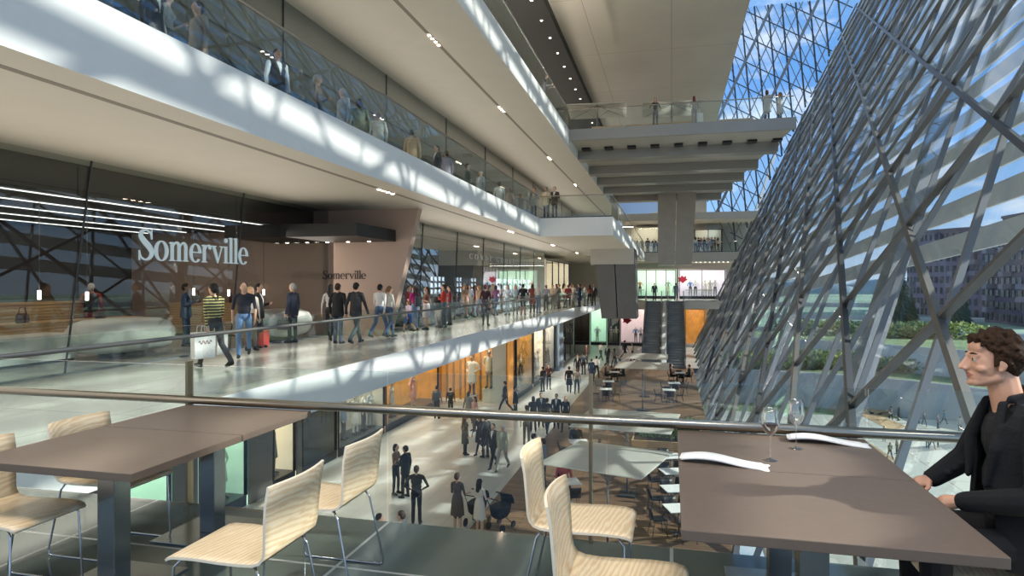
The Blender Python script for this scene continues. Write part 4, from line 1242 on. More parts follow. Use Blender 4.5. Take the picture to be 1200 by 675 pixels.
# far end of the walkway: warm lit shop
def display(name, pa, pb, z0, z1, depth, back, label, n=1, frame='black', light=None, plinth=.25, pane=True):
    """shop window between two floor points; the niche goes back to the left of a->b"""
    a = Vector((pa[0], pa[1], 0)); b = Vector((pb[0], pb[1], 0)); L = (b - a).length; d = (b - a) / L; nb = Vector((-d.y, d.x, 0))
    e = empty(name, (a.x, a.y, z0), math.atan2(d.y, d.x), label, 'shop window')
    h = z1 - z0
    MB().box(0, depth, plinth, L, depth + .05, h).build('back_panel', [back], e)
    MB().box(0, 0, 0, L, depth, plinth).build('plinth', ['pale_panel' if frame != 'black' else 'dark_plinth'], e)
    fr = MB(); w = .07
    fr.box(0, -.04, plinth, w, .06, h).box(L - w, -.04, plinth, L, .06, h).box(0, -.04, h - w, L, .06, h)
    for k in range(1, n): fr.box(L * k / n - w / 2, -.04, plinth, L * k / n + w / 2, .06, h)
    fr.build('frame', [frame], e)
    MB().box(0, 0, h, L, depth, h + .06).build('niche_top', ['pale_panel'], e)
    MB().box(-.06, 0, 0, 0, depth, h).box(L, 0, 0, L + .06, depth, h).build('niche_side', ['pale_panel' if back == 'store_black' else back], e)
    if pane: MB().box(w, .0, plinth, L - w, .015, h - w).build('pane', ['glass_rail'], e)
    if light:
        MB().box(.15, .12, h - .04, L - .15, .22, h - .001).build('lamp_strip', [light], e)
        l = bpy.data.lights.new('window_lamp', 'AREA'); l.shape = 'RECTANGLE'; l.size = L * .85; l.size_y = .15; l.energy = (22 if a.y < 60 else 9) * L; l.color = (1, .93, .82)
        lo = bpy.data.objects.new('window_lamp', l); COL.objects.link(lo); lo.parent = e; lo.location = (L / 2, .3, h - .08); lo.rotation_euler = (.35, 0, 0)
    return e
# windows face +x: niche to -x side => go from low y to high y (left of +y is -x)
display('display_window', (-9.9, 52.0), (-9.9, 64.5), Z1, 3.6, 3.0, 'cream_glow', 'warm lit shop window at the far end of the walkway', 4, 'black', 'lamp_white')
# ---- lowest level, recessed run beneath the walkway
XG = -13.3
WIN = [(1.0, 6.0, 'teal_dark'), (6.0, 12.0, 'teal_dark'), (12.9, 15.1, 'green_glow'), (16.2, 18.4, 'green_glow'), (19.8, 21.2, 'cream_glow'), (21.6, 24.2, 'panel_grey'), (24.3, 28.8, 'pale_panel'), (28.9, 36.2, 'gold_light')]
labs = ['dark green shop window hidden mostly by the tables', 'dark green shop window below the empty tables', 'narrow green lit window between two grey pillars under the tables', 'green lit shop window with pale curtains seen under the table', 'warm lit shop window beside the slanted grey pillar', 'dull grey shop window with red handwriting', 'shop window with white garments just before the golden shop', 'golden lit shop window in line with the white garment window']
for (ya, yb, bk), lb in zip(WIN, labs):
    display('display_window', (XG, ya), (XG, yb), Z0, B1 - .3, 1.3, bk, lb, 1, 'black', 'lamp_strip' if not bk.startswith('teal') else None, plinth=.35)
for ya, yb, lb in ((12.0, 12.8, 'dark end grey pillar deep below the empty tables'), (15.2, 16.1, 'plain grey pillar between green lit windows below the walkway'), (18.5, 19.7, 'slanted grey pillar beside the green lit window'), (21.25, 21.55, 'narrow dark pillar beside the grey window')):
    sl = .10 if 'slanted' in lb else 0
    o = MB().add([(XG + .06, ya, Z0), (XG + .06, yb, Z0), (XG + .06, yb + sl, B1), (XG + .06, ya - 0, B1), (XG - 1, ya, Z0), (XG - 1, yb, Z0), (XG - 1, yb + sl, B1), (XG - 1, ya, B1)], [(0, 1, 2, 3), (7, 6, 5, 4), (0, 4, 5, 1), (1, 5, 6, 2), (2, 6, 7, 3), (3, 7, 4, 0)]).build('shop_pillar', ['panel_grey'])
    tag(o, lb, 'pillar', None, 'structure')
o = MB().box(XG - 1.4, -2, B1 - .3, XG + .02, 36, B1).box(-20, 36.4, Z0, -19.6, 36.6, B1).build('wall_fascia', ['dark_plinth'])
struct(o, 'dark band above the shop windows of the lowest level', 'wall')
# curtains in the green lit window
for i in range(5):
    m = MB(); rows = []
    for z in (Z0 + .36, B1 - .5):
        rows.append([(XG - 1.1 + .06 * math.sin(k * 1.3), 16.45 + i * .34 + k * .03, z) for k in range(11)] + [(XG - 1.14 + .06 * math.sin(k * 1.3), 16.45 + i * .34 + k * .03, z) for k in range(10, -1, -1)])
    m.loft(rows); o = m.build('curtain', ['green_curtain'] if 'green_curtain' in MATS else [mat('green_curtain', '#b9c9a4', .8)])
    tag(o, 'hanging pale green curtain strip in the green lit window', 'curtain', 'curtain strips in the green lit window')
# red handwriting on the grey window
m = MB(); pts = [Vector((XG + .03, 21.9 + t * 1.9 / 60, -2.9 + .22 * math.sin(t * .9) * (1 if t % 17 < 9 else .55) + .012 * t)) for t in range(61)]
m.tube(pts, .022, 5); o = m.build('script_sign', ['sign_red']); tag(o, 'faint red handwritten script on the grey shop window', 'sign')
# ---- golden shop: cross face, then front
YG = 36.5
gx0, gx1 = -14.3, -9.2
e = display('display_window', (gx0, YG), (gx1, YG), Z0, B1 - .02, 1.2, 'gold_light', 'broad golden lit shop window facing the terrace', 2, 'gold_col', 'lamp_strip', plinth=.2)
for i in range(12):
    x = gx0 + .3 + i * .42
    if i in (5, 8): continue
    o = MB().box(-.06, -.05, 0, .06, .05, B1 - Z0 - .4).build('golden_slat', ['gold_col'], loc=(x, YG + .85, Z0 + .2))
    tag(o, 'vertical golden slat in the broad golden window', 'slat', 'golden slats in the broad golden window')
GF = [(36.6, 38.6, 'store_black', 'narrow dark entrance at the corner of the golden shop'), (38.7, 43.6, 'gold_wall', 'gold walled shop window beyond the corner of the golden shop'), (43.8, 47.6, 'cream_glow', 'bright cream shop window with white garments'), (48.0, 52.2, 'pale_panel', 'pale poster window with three dark figures')]
for ya, yb, bk, lb in GF:
    display('display_window', (gx1, ya), (gx1, yb), Z0, B1 - .35, .9, bk, lb, 1, 'black', 'lamp_strip' if bk != 'store_black' else None, plinth=.3)
o = MB().box(gx1 - 1.2, 36.6, B1 - .35, gx1 + .03, 52.6, B1).build('wall_fascia', ['dark_plinth']); struct(o, 'dark band above the golden shop windows', 'wall')
o = MB().box(gx1 - 1, 52.4, Z0, gx1 + .35, 54.4, B1).build('shop_pillar', [mat('blue_pillar', '#7f8f9c', .4)]); tag(o, 'bluish grey pillar after the poster window', 'pillar', None, 'structure')
display('display_window', (gx1, 54.6), (gx1, 63.5), Z0, B1 - .3, 1.5, 'store_dark', 'dark shop window near the far end of the lowest level', 3, 'black', 'lamp_strip')
# ---- far cross walls of shops
YF = 76.0
def farx(px, y=YF): return at_y(px, 332, y).x
def fard(pxa, pxb, z0, z1, bk, lb, y=YF, n=1, fr='black', lt='lamp_strip', plinth=.3):
    return display('display_window', (farx(pxa, y), y), (farx(pxb, y), y), z0, z1, 1.6, bk, lb, n, fr, lt, plinth)
fard(672, 690, Z0, B1 - .4, 'store_dark', 'dark shop window at the far end next to the walkway underside', n=2)
fard(692, 711, Z0, B1 - .4, 'green_glow', 'green lit far shop window behind the dark hanging pillar')
fard(712, 726, Z0, B1 - .4, 'teal_dark', 'dark teal far shop window beside the rosy one')
fard(727, 757, Z0, B1 - .4, 'rose_panel' if 'rose_panel' in MATS else mat('rose_panel', '#d9c2c4', .5, emit='#e8cfd2', estr=.35).name, 'rosy white far shop window with a red emblem')
fard(803, 826, Z0, B1 - .4, 'gold_light', 'golden glowing far shop window beside the escalators', fr='gold_col')
fard(746, 792, Z1, 3.2, 'green_glow', 'dark green far shop at the top of the escalators', n=4)
fard(796, 850, Z1, 3.2, 'lilac_panel' if 'lilac_panel' in MATS else mat('lilac_panel', '#cfc6d2', .5, emit='#ddd2da', estr=.5).name, 'lilac white far clothes shop at the lattice side', n=2)
fard(746, 772, Z2, 8.3, 'cream_glow', 'cream lit far shop on the upper level under the bridge', y=78.5)
fard(814, 846, Z2, 7.9, 'store_dark', 'dim far shop with clothes on the upper level', y=78.5, n=2)
for x0, x1, z0, z1 in ((farx(672) - 4, farx(857), B1 - .4, B1), ):
    pass
for i in range(11):
    o = MB().lathe([(0, -.03), (.07, -.03), (.08, 0)], n=8).build('downlight', ['lamp_white'], loc=(farx(800) + i * .48, 75.3, B2 - .1))
    tag(o, 'tiny round downlight in a row above the far lilac clothes shop', 'downlight', 'downlights above the far lilac clothes shop')
# red emblems (plain blots)
for zc, y, px, lb in ((2.0, YF - .03, 800, 'red leaf shaped emblem on the lilac far shop'), (-2.7, YF - .03, 735, 'red leaf shaped emblem on the rosy far shop')):
    m = MB(); m.prism([(0, -.35), (.3, -.1), (.55, .1), (.35, .2), (.4, .5), (.1, .35), (-.1, .55), (-.25, .3), (-.5, .35), (-.4, 0), (-.55, -.15), (-.2, -.15)], 'y', 0, .03)
    o = m.build('emblem', ['sign_red_bright'] if 'sign_red_bright' in MATS else [mat('sign_red_bright', '#b02438', .5)], loc=(farx(px), y, zc)); tag(o, lb, 'emblem')
# glowing blue panel standing in for the landscape through a far opening
o = MB().box(farx(694), 79.9, 9.6, farx(770), 79.95, 11.4).build('video_wall', ['screen_blue']); 
tag(o, 'blue and white picture wall on the far end above the upper level', 'screen')
o = MB().prism([(farx(694), 9.6), (farx(735), 9.7), (farx(771), 10.2), (farx(771), 9.4), (farx(694), 9.4)], 'y', 79.8, 79.88).build('snow_picture', ['white_fascia']); tag(o, 'white slope shape at the foot of the blue picture wall', 'picture')

# ================================================================ UPPER GALLERIES: shop fronts
shopfront('window_3', -10.1, -4, 74, Z2, B3, 12, 'long dark glass shop front on the upper gallery', 'glass_upper')
o = MB().box(-13.2, -4, Z2, -12.9, 74, B3).build('wall_gallery', ['store_black']); struct(o, 'dark wall behind the glass of the upper gallery', 'wall')
shopfront('window_4', -10.8, -4, 74, Z3, ZC - .5, 10, 'dark glass front on the topmost gallery', 'glass_upper')
o = MB().box(-12.2, -4, Z3, -11.9, 74, ZC - .5).build('wall_gallery', ['store_black']); struct(o, 'black wall on the topmost gallery', 'wall')
# ================================================================ CAFE ON THE DECK (lowest level)
def cafe_set_table():
    e = empty('bistro_table', (0, 0, -50)); 
    MB().box(-.37, -.37, .715, .37, .37, .74).build('table_top', ['white_plastic'], e, bevel=.006)
    MB().lathe([(.025, .02), (.025, .715)], n=10, caps=True).build('column', ['steel_pale'], e)
    m = MB()
    for k in range(4):
        a = PI / 4 + k * PI / 2; m.bar((0, 0, .02), (.3 * math.cos(a), .3 * math.sin(a), .012), .05, .024)
    m.build('foot', ['steel_pale'], e)
    return e
def cafe_chair():
    e = empty('bistro_chair', (0, 0, -50))
    m = MB(); rows = []
    for y, z in ((.22, .445), (.1, .45), (-.1, .44), (-.18, .46), (-.22, .55), (-.25, .68), (-.29, .80)):
        rows.append([(x, y + (.03 * (x / .2) ** 2 if z > .5 else 0), z + (.012 * (x / .2) ** 2 if z < .5 else 0)) for x in (-.21, -.1, 0, .1, .21)] + [(x, y + (.03 * (x / .2) ** 2 if z > .5 else 0) - .008, z - .014) for x in (.21, .1, 0, -.1, -.21)])
    m.loft(rows); m.build('seat_shell', ['dark_chair'], e)
    for sx in (-1, 1):
        for sy in (-1, 1):
            MB().tube([(sx * .15, sy * .14, .44), (sx * .21, sy * .22, .005)], .011, 6).build('leg', ['steel_dark'], e)
    return e
TB = cafe_set_table(); CH = cafe_chair()
tag(TB, 't', 'table'); tag(CH, 'c', 'chair')
ZD = Z0 + .021
tabs = [((-.02, 24.9), .35, 'beside the planter'), ((.02, 22.9), .35, 'third from the terrace by the lattice'), ((.1, 21.0), .35, 'second from the terrace by the lattice'), ((.2, 19.2), .35, 'nearest the terrace by the lattice'),
        ((-3.25, 20.9), .4, 'of the guest in red flowers'), ((-3.65, 26.3), .3, 'half hidden behind the near parasol')]
for px, py, lb in ((720, 436, 'farthest on the shop side'), (797, 437, 'farthest, beside the escalators'), (713, 447, 'second farthest on the shop side'), (710, 456, 'third farthest on the shop side'), (790, 449, 'second farthest near the lattice'), (784, 457, 'third farthest near the lattice')):
    q = at_z(px, py, Z0 + .74); tabs.append(((q.x, q.y), .1, lb))
first = [True, True]
taken = []
nch = 0
for i, ((x, y), rz, lb) in enumerate(tabs):
    dup(TB, (x, y, ZD), rz, 'white square bistro table ' + lb, 'white bistro tables on the deck')
    for k in range(4):
        if i == 4 and k == 1: continue
        if i == 5 and k == 2: continue
        a = rz + k * PI / 2
        cx, cy = x + .62 * math.sin(a) * 1, y - .62 * math.cos(a)
        # facing the table: chair +Y points to the table
        dup(CH, (cx, cy, ZD), a, 'dark bistro chair, %s side of the white table %s' % (['terrace', 'lattice', 'escalator', 'shop'][k], lb), 'dark bistro chairs on the deck')
for t in (TB, CH):
    for c in list(t.children): bpy.data.objects.remove(c)
    bpy.data.objects.remove(t)
# parasols
def parasol(c, half, rz, zc, label, zf, ribs=8, rise=.28):
    e = empty('parasol', (c[0], c[1], zf), rz, label, 'parasol'); h = zc - zf
    m = MB(); n = 8; top = []; 
    vs = [(-half, -half, h), (half, -half, h), (half, half, h), (-half, half, h), (0, 0, h + rise)]
    vs += [(x, y, z - .03) for x, y, z in vs]
    m.add(vs, [(0, 1, 4), (1, 2, 4), (2, 3, 4), (3, 0, 4), (6, 5, 9), (7, 6, 9), (8, 7, 9), (5, 8, 9), (0, 5, 6, 1), (1, 6, 7, 2), (2, 7, 8, 3), (3, 8, 5, 0)])
    m.build('canopy', ['canopy_white'], e)
    MB().tube([(0, 0, .04), (0, 0, h + rise - .03)], .03, 8).build('pole', ['steel_pale'], e)
    MB().box(-.3, -.3, 0, .3, .3, .05).build('base', ['steel_dark'], e)
    for k in range(ribs):
        a = 2 * PI * k / ribs; s = half * (1.38 if k % 2 else .98)
        a2 = a + (0 if ribs == 8 else 0)
        MB().tube([(0, 0, h + rise - .08), (math.cos(a2) * s, math.sin(a2) * s, h - .04)], .012, 5).build('rib', ['steel_pale'], e)
    MB().lathe([(.05, h * .72), (.05, h * .72 + .08)], n=8, caps=True).build('hub', ['steel_pale'], e)
    for k in range(0, ribs, 2):
        a = 2 * PI * k / ribs
        MB().tube([(0, 0, h * .74), (math.cos(a) * half * .5, math.sin(a) * half * .5, h + rise * .5 - .06)], .008, 5).build('strut', ['steel_pale'], e)
    return e
q = at_z(712, 536, -2.95); parasol((q.x, q.y), 1.37, -.27, -2.95, 'large white square parasol nearest the terrace with sun stripes', ZD, rise=.10)
q = at_z(735, 492, -2.95); parasol((q.x, q.y), 1.6, -.10, -2.95, 'white square parasol behind the terrace handrail', ZD, rise=.10)
q = at_z(753, 428, -2.95); parasol((q.x, q.y), 1.45, .0, -2.95, 'pale parasol by the escalators, the nearer of the far pair', ZD, rise=.2)
q = at_z(755, 420, -2.95); parasol((q.x, q.y + 1.2), 1.4, .0, -2.95, 'pale parasol by the escalators, the farther of the far pair', ZD, rise=.2)
# planter with hedge
def leafy(name, c, r, n, m, label, cat, seed, stem=None, flat=1.0):
    rnd = random.Random(seed); e = empty(name, c, 0, label, cat)
    mb = MB()
    for k in range(n):
        u = rnd.uniform(-1, 1); a = rnd.uniform(0, 2 * PI); rr = rnd.uniform(.35, 1) ** .5
        p = Vector((r[0] * rr * math.sqrt(1 - u * u) * math.cos(a), r[1] * rr * math.sqrt(1 - u * u) * math.sin(a), r[2] * (1 + u * rr * flat)))
        d = Vector((rnd.uniform(-1, 1), rnd.uniform(-1, 1), rnd.uniform(-.2, 1))).normalized(); s = d.orthogonal().normalized(); L = rnd.uniform(.6, 1.3) * LEAF[0]
        w = L * .3
        mb.add([p, p + d * L * .5 + s * w, p + d * L, p + d * L * .5 - s * w], [(0, 1, 2, 3)])
    mb.build('foliage', [m], e)
    if stem: MB().tube([(0, 0, 0), (0, 0, r[2])], [stem, stem * .6], 7).build('trunk', ['bark'], e)
    return e
LEAF = [.12]
mat('bark', '#4a3c30', .9)
qa = at_z(782, 518, Z0 + .3)
e = empty('planter', (qa.x, qa.y + 1.2, ZD), 0, 'low timber planter on the deck behind the near parasol', 'planter')
MB().box(-1.5, -1.5, 0, 1.5, -1.44, .35).box(-1.5, 1.44, 0, 1.5, 1.5, .35).box(-1.5, -1.44, 0, -1.44, 1.44, .35).box(1.44, -1.44, 0, 1.5, 1.44, .35).build('box', ['store_wood'], e)
MB().box(-1.44, -1.44, 0, 1.44, 1.44, .30).build('soil', ['bark'], e)
for i, (dx, dy) in enumerate(((-.8, -.7), (.1, -.8), (.9, -.6), (-.7, .5), (.3, .4), (1.0, .6))):
    leafy('box_shrub', (qa.x + dx, qa.y + 1.2 + dy, ZD + .31), (.55, .5, .35), 420, 'hedge', 'green leafy shrub in the deck planter, ' + ['front corner on the shop side', 'middle of the front row', 'front corner on the lattice side', 'back corner on the shop side', 'middle of the back row', 'back corner on the lattice side'][i], 'shrub', 40 + i)
# bridge furniture
MB_ = MB
q = Vector((at_y(700, 150, 40).x, 40, Z3)); parasol((q.x, q.y), 1.75, .08, Z3 + 1.9, 'white parasol on the footbridge nearest the gallery', Z3, rise=.35)
q = Vector((at_y(787, 145, 41).x, 41, Z3)); parasol((q.x, q.y), 1.75, .05, Z3 + 2.0, 'white parasol on the middle of the footbridge', Z3, rise=.35)
def low_bench(x, y, label):
    e = empty('bench', (x, y, Z3), 0, label, 'bench')
    MB().box(-.9, -.25, .36, .9, .25, .44).build('seat', ['store_wood'], e)
    for s in (-1, 1): MB().box(s * .7 - .05, -.2, 0, s * .7 + .05, .2, .36).build('leg', ['steel_dark'], e)
for px, lb in ((712, 'wooden bench under the gallery side parasol on the footbridge'), (752, 'wooden bench beside the person in black on the footbridge'), (790, 'wooden bench under the middle parasol on the footbridge'), (862, 'wooden bench on the footbridge near the lattice')):
    low_bench(at_y(px, 150, 38.2).x, 38.2, lb)

# ================================================================ OUTSIDE
ZP = -16.0
o = MB().box(6, -40, ZP - .5, 75, 95, ZP).build('plaza_ground', ['plaza_tile']); tag(o, 'pale paved plaza far below outside the glass', 'plaza', None, 'structure')
o = MB().box(-60, 95, ZP - 3, 420, 700, ZP - .6).build('park_ground', ['lawn']); tag(o, 'green park ground beyond the plaza', 'ground', None, 'structure')
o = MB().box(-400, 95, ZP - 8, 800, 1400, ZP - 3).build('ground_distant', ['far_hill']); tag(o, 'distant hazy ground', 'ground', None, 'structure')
mat('tan_stone', '#b3936c', .7); mat('grey_stone', '#8f8f88', .7)
for i, (p, q2, r, s, m, lb) in enumerate((((1010, 478), (1062, 500), (1046, 506), (1008, 486), 'tan_stone', 'tan paving wedge on the plaza close to the lattice'), ((1020, 464), (1052, 480), (1020, 486), (1016, 474), 'tan_stone', 'tan triangular paving field far on the plaza'), ((1020, 520), (1060, 545), (1050, 552), (1016, 530), 'tan_stone', 'tan paving band nearest on the plaza'), ((1060, 525), (1140, 518), (1140, 524), (1062, 531), 'grey_stone', 'grey drain line across the plaza'))):
    pts = [at_z(*k, ZP) for k in (p, q2, r, s)]
    n = len(pts); c = sum(pts, Vector()) / n
    if min(k.x for k in pts) < 6.2: pts = [Vector((max(k.x, 6.2), k.y, k.z)) for k in pts]
    m_ = MB().prism([(k.x, k.y) for k in pts], 'z', ZP - .02, ZP + .03)
    o = m_.build('paving_field', [m]); tag(o, lb, 'paving', None, 'structure')
# terraced garden: curved retaining walls stepping up
def terrace(r0, z0, z1, wid, label, a0=-14, a1=62, cx=-10, cy=0, grass='lawn'):
    m = MB(); n = 60; rows = []
    for k in range(n + 1):
        a = math.radians(a0 + (a1 - a0) * k / n); wob = 5 * math.sin(a * 5 + r0 * .07) + 2 * math.sin(a * 11 + r0)
        r1 = r0 + wob; s, c = math.sin(a), math.cos(a)
        rows.append([(cx + s * r1, cy + c * r1, z0), (cx + s * (r1 + .5), cy + c * (r1 + .5), z1), (cx + s * (r1 + 1.4), cy + c * (r1 + 1.4), z1), (cx + s * (r1 + wid), cy + c * (r1 + wid), z1 + .3), (cx + s * (r1 + wid), cy + c * (r1 + wid), z0)])
    o_ = len(m.v)
    for r in rows: m.v += r
    for k in range(n):
        for j, mi in ((0, 0), (1, 0), (2, 1), (3, 0)):
            a = k * 5 + j; m.f.append([a, a + 5, a + 6, a + 1]); m.mi.append(mi); m.sm.append(True)
    o = m.build('garden_terrace', ['retaining', grass]); return tag(o, label, 'garden terrace', None, 'structure')
terrace(104, ZP - 2, -11.6, 14, 'lowest curved garden terrace wall beyond the plaza')
terrace(118, -12, -7.6, 22, 'second curved garden terrace wall with shrubs')
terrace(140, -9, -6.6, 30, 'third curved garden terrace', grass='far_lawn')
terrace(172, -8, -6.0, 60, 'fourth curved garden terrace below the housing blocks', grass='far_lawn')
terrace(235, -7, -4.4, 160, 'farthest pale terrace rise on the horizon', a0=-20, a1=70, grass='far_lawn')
LEAF[0] = .62
def gpos(px, d, z):
    r = ray(px, 400); t = d / math.hypot(r.x, r.y); return Vector((r.x * t, r.y * t, z))
rnd = random.Random(5)
k = 0
names = ['beside the steep lattice strut', 'below the conifers', 'near the plaza corner', 'under the housing block', 'by the broad raking column', 'close to the man', 'far along the wall', 'at the bend of the wall']
for px, d, z in ((905, 109, -11.6), (930, 110, -11.6), (948, 111, -11.6), (968, 112, -11.6), (985, 113, -11.6), (1040, 113, -11.6), (1060, 114, -11.6), (1080, 113, -11.6), (1105, 114, -11.6), (1122, 113, -11.6), (870, 112, -11.6), (890, 111, -11.6), (1050, 127, -7.6), (1070, 127, -7.6), (1092, 128, -7.6), (1115, 128, -7.6), (935, 126, -7.6), (985, 128, -7.6)):
    c = gpos(px, d, z)
    leafy('flowering_shrub', c, (4.0 + rnd.random() * 2, 2.2, 1.0 + .5 * rnd.random()), 900, 'flower_shrub' if k % 3 == 0 else 'hedge', 'green shrub on the curved garden terraces beyond the plaza', 'shrub', 100 + k)['group'] = 'shrubs on the garden terraces'
    k += 1
def conifer(px, d, z, h, label, seed):
    c = gpos(px, d, z); e = empty('conifer', c, 0, label, 'tree'); mb = MB(); rnd = random.Random(seed)
    for i in range(16):
        t = i / 16; zz = h * (.10 + .88 * t); rr = h * .28 * (1 - t) + .15
        n = 11; off = rnd.random() * 6
        pts = []
        for kk in range(n * 2):
            a = PI * kk / n + off; r = rr * (1.0 if kk % 2 == 0 else .45) * rnd.uniform(.85, 1.1)
            pts.append((r * math.cos(a), r * math.sin(a), zz - rr * .45 * (1 if kk % 2 == 0 else .2)))
        mb.add(pts + [(0, 0, zz + h * .09), (0, 0, zz - rr * .1)], [(j, (j + 1) % (2 * n), 2 * n) for j in range(2 * n)] + [((j + 1) % (2 * n), j, 2 * n + 1) for j in range(2 * n)])
    mb.build('foliage', ['conifer'], e); MB().tube([(0, 0, 0), (0, 0, h * .9)], [h * .025, h * .006], 7).build('trunk', ['bark'], e)
conifer(1055, 150, -6.6, 12.5, 'tall dark conifer between the raking column and the housing block', 1)
conifer(1045, 146, -6.6, 6, 'short dark conifer below the tall one', 2)
conifer(1118, 150, -6.6, 8.5, 'dark conifer in front of the housing block by the thick strut', 3)
conifer(1130, 152, -6.6, 6.5, 'low conifer beside the thick strut', 4)
conifer(1068, 160, -6.6, 6.5, 'low dark conifer at the corner of the housing block', 5)
# housing blocks
def block(pxa, pxb, d0, d1, zb, zt, storeys, bays, m, label, curve=0.0, depth=16):
    a = gpos(pxa, d0, zb); b = gpos(pxb, d1, zb); L = (b - a).length; d = (b - a) / L; nb = Vector((-d.y, d.x, 0))
    e = empty('apartment_block', a, 0, label, 'building'); h = zt - zb
    def pt(t, back=0):
        bow = -curve * math.sin(PI * t)
        return d * (L * t) + nb * (bow + back)
    n = bays; vs = []; 
    mb = MB()
    front = [pt(k / n) for k in range(n + 1)]; backp = [pt(k / n, depth) for k in range(n + 1)]
    ring_ = front + backp[::-1]
    mb.prism([(p.x, p.y) for p in ring_], 'z', 0, h); mb.build('walls', [m], e)
    rf = MB(); rf.prism([(p.x, p.y) for p in ([pt(k / n, -.4) for k in range(n + 1)] + backp[::-1])], 'z', h, h + .7); rf.build('roof', ['block_wall_dark'], e)
    rnd = random.Random(int(pxa)); cnt = 0
    sh = h / storeys
    win = []
    for s in range(storeys):
        for k in range(bays): win.append((s, k))
    big = rnd.sample(win, min(92, len(win)))
    rest = MB()
    for s, k in win:
        u0 = (k + .22) / n; u1 = (k + (.78 if rnd.random() < .6 else .6)) / n
        p = pt(u0, -.06); q_ = pt(u1, -.06); z0 = s * sh + sh * .28; z1 = s * sh + sh * .86
        t = (s, k) in big
        mb = MB() if t else rest
        mb.bar((p + q_) / 2 + Vector((0, 0, z0)), (p + q_) / 2 + Vector((0, 0, z1)), (q_ - p).length, .16, nb)
        if t: mb.build('window', ['block_window'], e)
    if rest.v: rest.build('windows', ['block_window'], e)['kind'] = 'stuff'
    for c in range(1, bays, 3):
        for s in range(1, storeys, 1):
            if rnd.random() < .45 and cnt < 40:
                cnt += 1; p = pt((c + .1) / n, -.75); q_ = pt((c + .95) / n, -.75)
                MB().bar((p + q_) / 2 + Vector((0, 0, s * sh - .1)), (p + q_) / 2 + Vector((0, 0, s * sh + sh * .36)), (q_ - p).length, 1.5, nb).build('balcony', ['block_balcony'], e)
    return e
block(1063, 1168, 192, 178, -6.5, 13.6, 8, 16, 'block_wall', 'long curved purplish grey housing block behind the garden', 3.0)
block(1154, 1215, 168, 150, -6.5, 12.6, 8, 9, 'block_wall_dark', 'taller dark housing block at the edge of the picture')
block(1175, 1260, 226, 200, -6.5, 19.5, 9, 9, 'block_wall_dark', 'dark stepped top storeys of the tall housing block')
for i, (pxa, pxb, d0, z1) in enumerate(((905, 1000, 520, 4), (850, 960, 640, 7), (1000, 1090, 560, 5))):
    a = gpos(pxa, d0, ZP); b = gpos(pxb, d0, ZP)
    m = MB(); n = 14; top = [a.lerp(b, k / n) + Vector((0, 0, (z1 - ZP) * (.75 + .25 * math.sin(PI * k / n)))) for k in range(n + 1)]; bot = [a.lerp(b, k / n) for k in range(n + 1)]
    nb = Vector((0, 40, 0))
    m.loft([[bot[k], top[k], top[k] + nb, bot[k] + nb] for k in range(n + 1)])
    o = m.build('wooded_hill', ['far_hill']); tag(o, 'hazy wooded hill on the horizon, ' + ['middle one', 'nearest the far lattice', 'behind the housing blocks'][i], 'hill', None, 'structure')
# ================================================================ PEOPLE IN PLACE
W = Z1 + .001; G = Z0 + .001
def XY(t, px, z):
    """point at camera distance t (along the view) under photo column px"""
    u = (px - 600) / FPX
    return Vector(((u * CY - SY) * t, (u * SY + CY) * t, z))
def dist(headpx, h=1.75): return FPX * h / headpx
# ---- walkway, near group
a = person(XY(18.3, 107, W), 35, 'stand', 'jacket', 'white haired person in red and black jacket and khaki trousers inside the shop', '#a3312f', '#b09a80', hair='short', hc='w', collar='#1b1b1e')
bag('pack', 'backpack', rel(a, .04, -.24, .95), 35, '#1a1b1d', 'black backpack worn by the white haired person in red', 1.15)
person(XY(18.2, 218, W), -60, 'phone', 'jacket', 'person in a blue suit looking at a phone inside the shop', '#3f5a80', '#3d587e', hc='b', collar='#d8d8da')
a = person(XY(13.4, 251, W), 75, 'walk', 'shirt', 'dark haired person in black and yellow striped top walking with white shopping bag', '#3b3a22', '#3a3838', hair='tail', hc='k', sleeve='l', legs='#4a4644')
st = mat('striped', '#c9bd62', .8)
nt = st.node_tree; wv = nt.nodes.new('ShaderNodeTexWave'); wv.bands_direction = 'Z'; wv.inputs['Scale'].default_value = 5.2; wv.inputs['Distortion'].default_value = .6
tcn = nt.nodes.new('ShaderNodeTexCoord'); nt.links.new(tcn.outputs['Object'], wv.inputs['Vector'])
rp = nt.nodes.new('ShaderNodeValToRGB'); rp.color_ramp.interpolation = 'CONSTANT'; rp.color_ramp.elements[0].color = (.03, .03, .025, 1); rp.color_ramp.elements[1].color = (.55, .5, .2, 1); rp.color_ramp.elements[1].position = .55
nt.links.new(wv.outputs['Fac'], rp.inputs['Fac']); nt.links.new(rp.outputs['Color'], nt.nodes['Principled BSDF'].inputs['Base Color'])
for i in (TOP, UARM, FARM): a.material_slots[i].material = st
b_ = bag('paper', 'shopping_bag', rel(a, -.27, -.02, .24), 70, '#e8e4de', 'white paper shopping bag with red script held by the person in stripes', 1.25)
m = MB(); m.tube([(-.11 + .22 * t / 20, -.064, .26 + .03 * math.sin(t * 1.1)) for t in range(21)], .005, 5); so_ = m.build('red_script', ['sign_red'], b_)
bag('paper', 'shopping_bag', rel(a, .25, .16, .26), 95, '#dcd8d2', 'second white paper bag carried in front by the person in stripes', 1.1)
person(XY(15.4, 286, W), -150, 'walkb', 'shirt', 'dark haired person in navy T-shirt and blue jeans striding on the walkway', '#262a36', '#5f7ea6', sleeve='s', hc='b', h=1.78)
person(XY(17.0, 294, W), -120, 'stand', 'slim', 'blond person half hidden behind the one in navy T-shirt', '#d8cfc2', '#6a5a48', hair='bob', hc='y', h=1.66)
a = person(XY(17.7, 303, W), -75, 'talk', 'jacket', 'person in a black suit standing with a red bag at the feet', '#1b1b1e', '#1b1b1e', hc='k', collar='#e8e4e0')
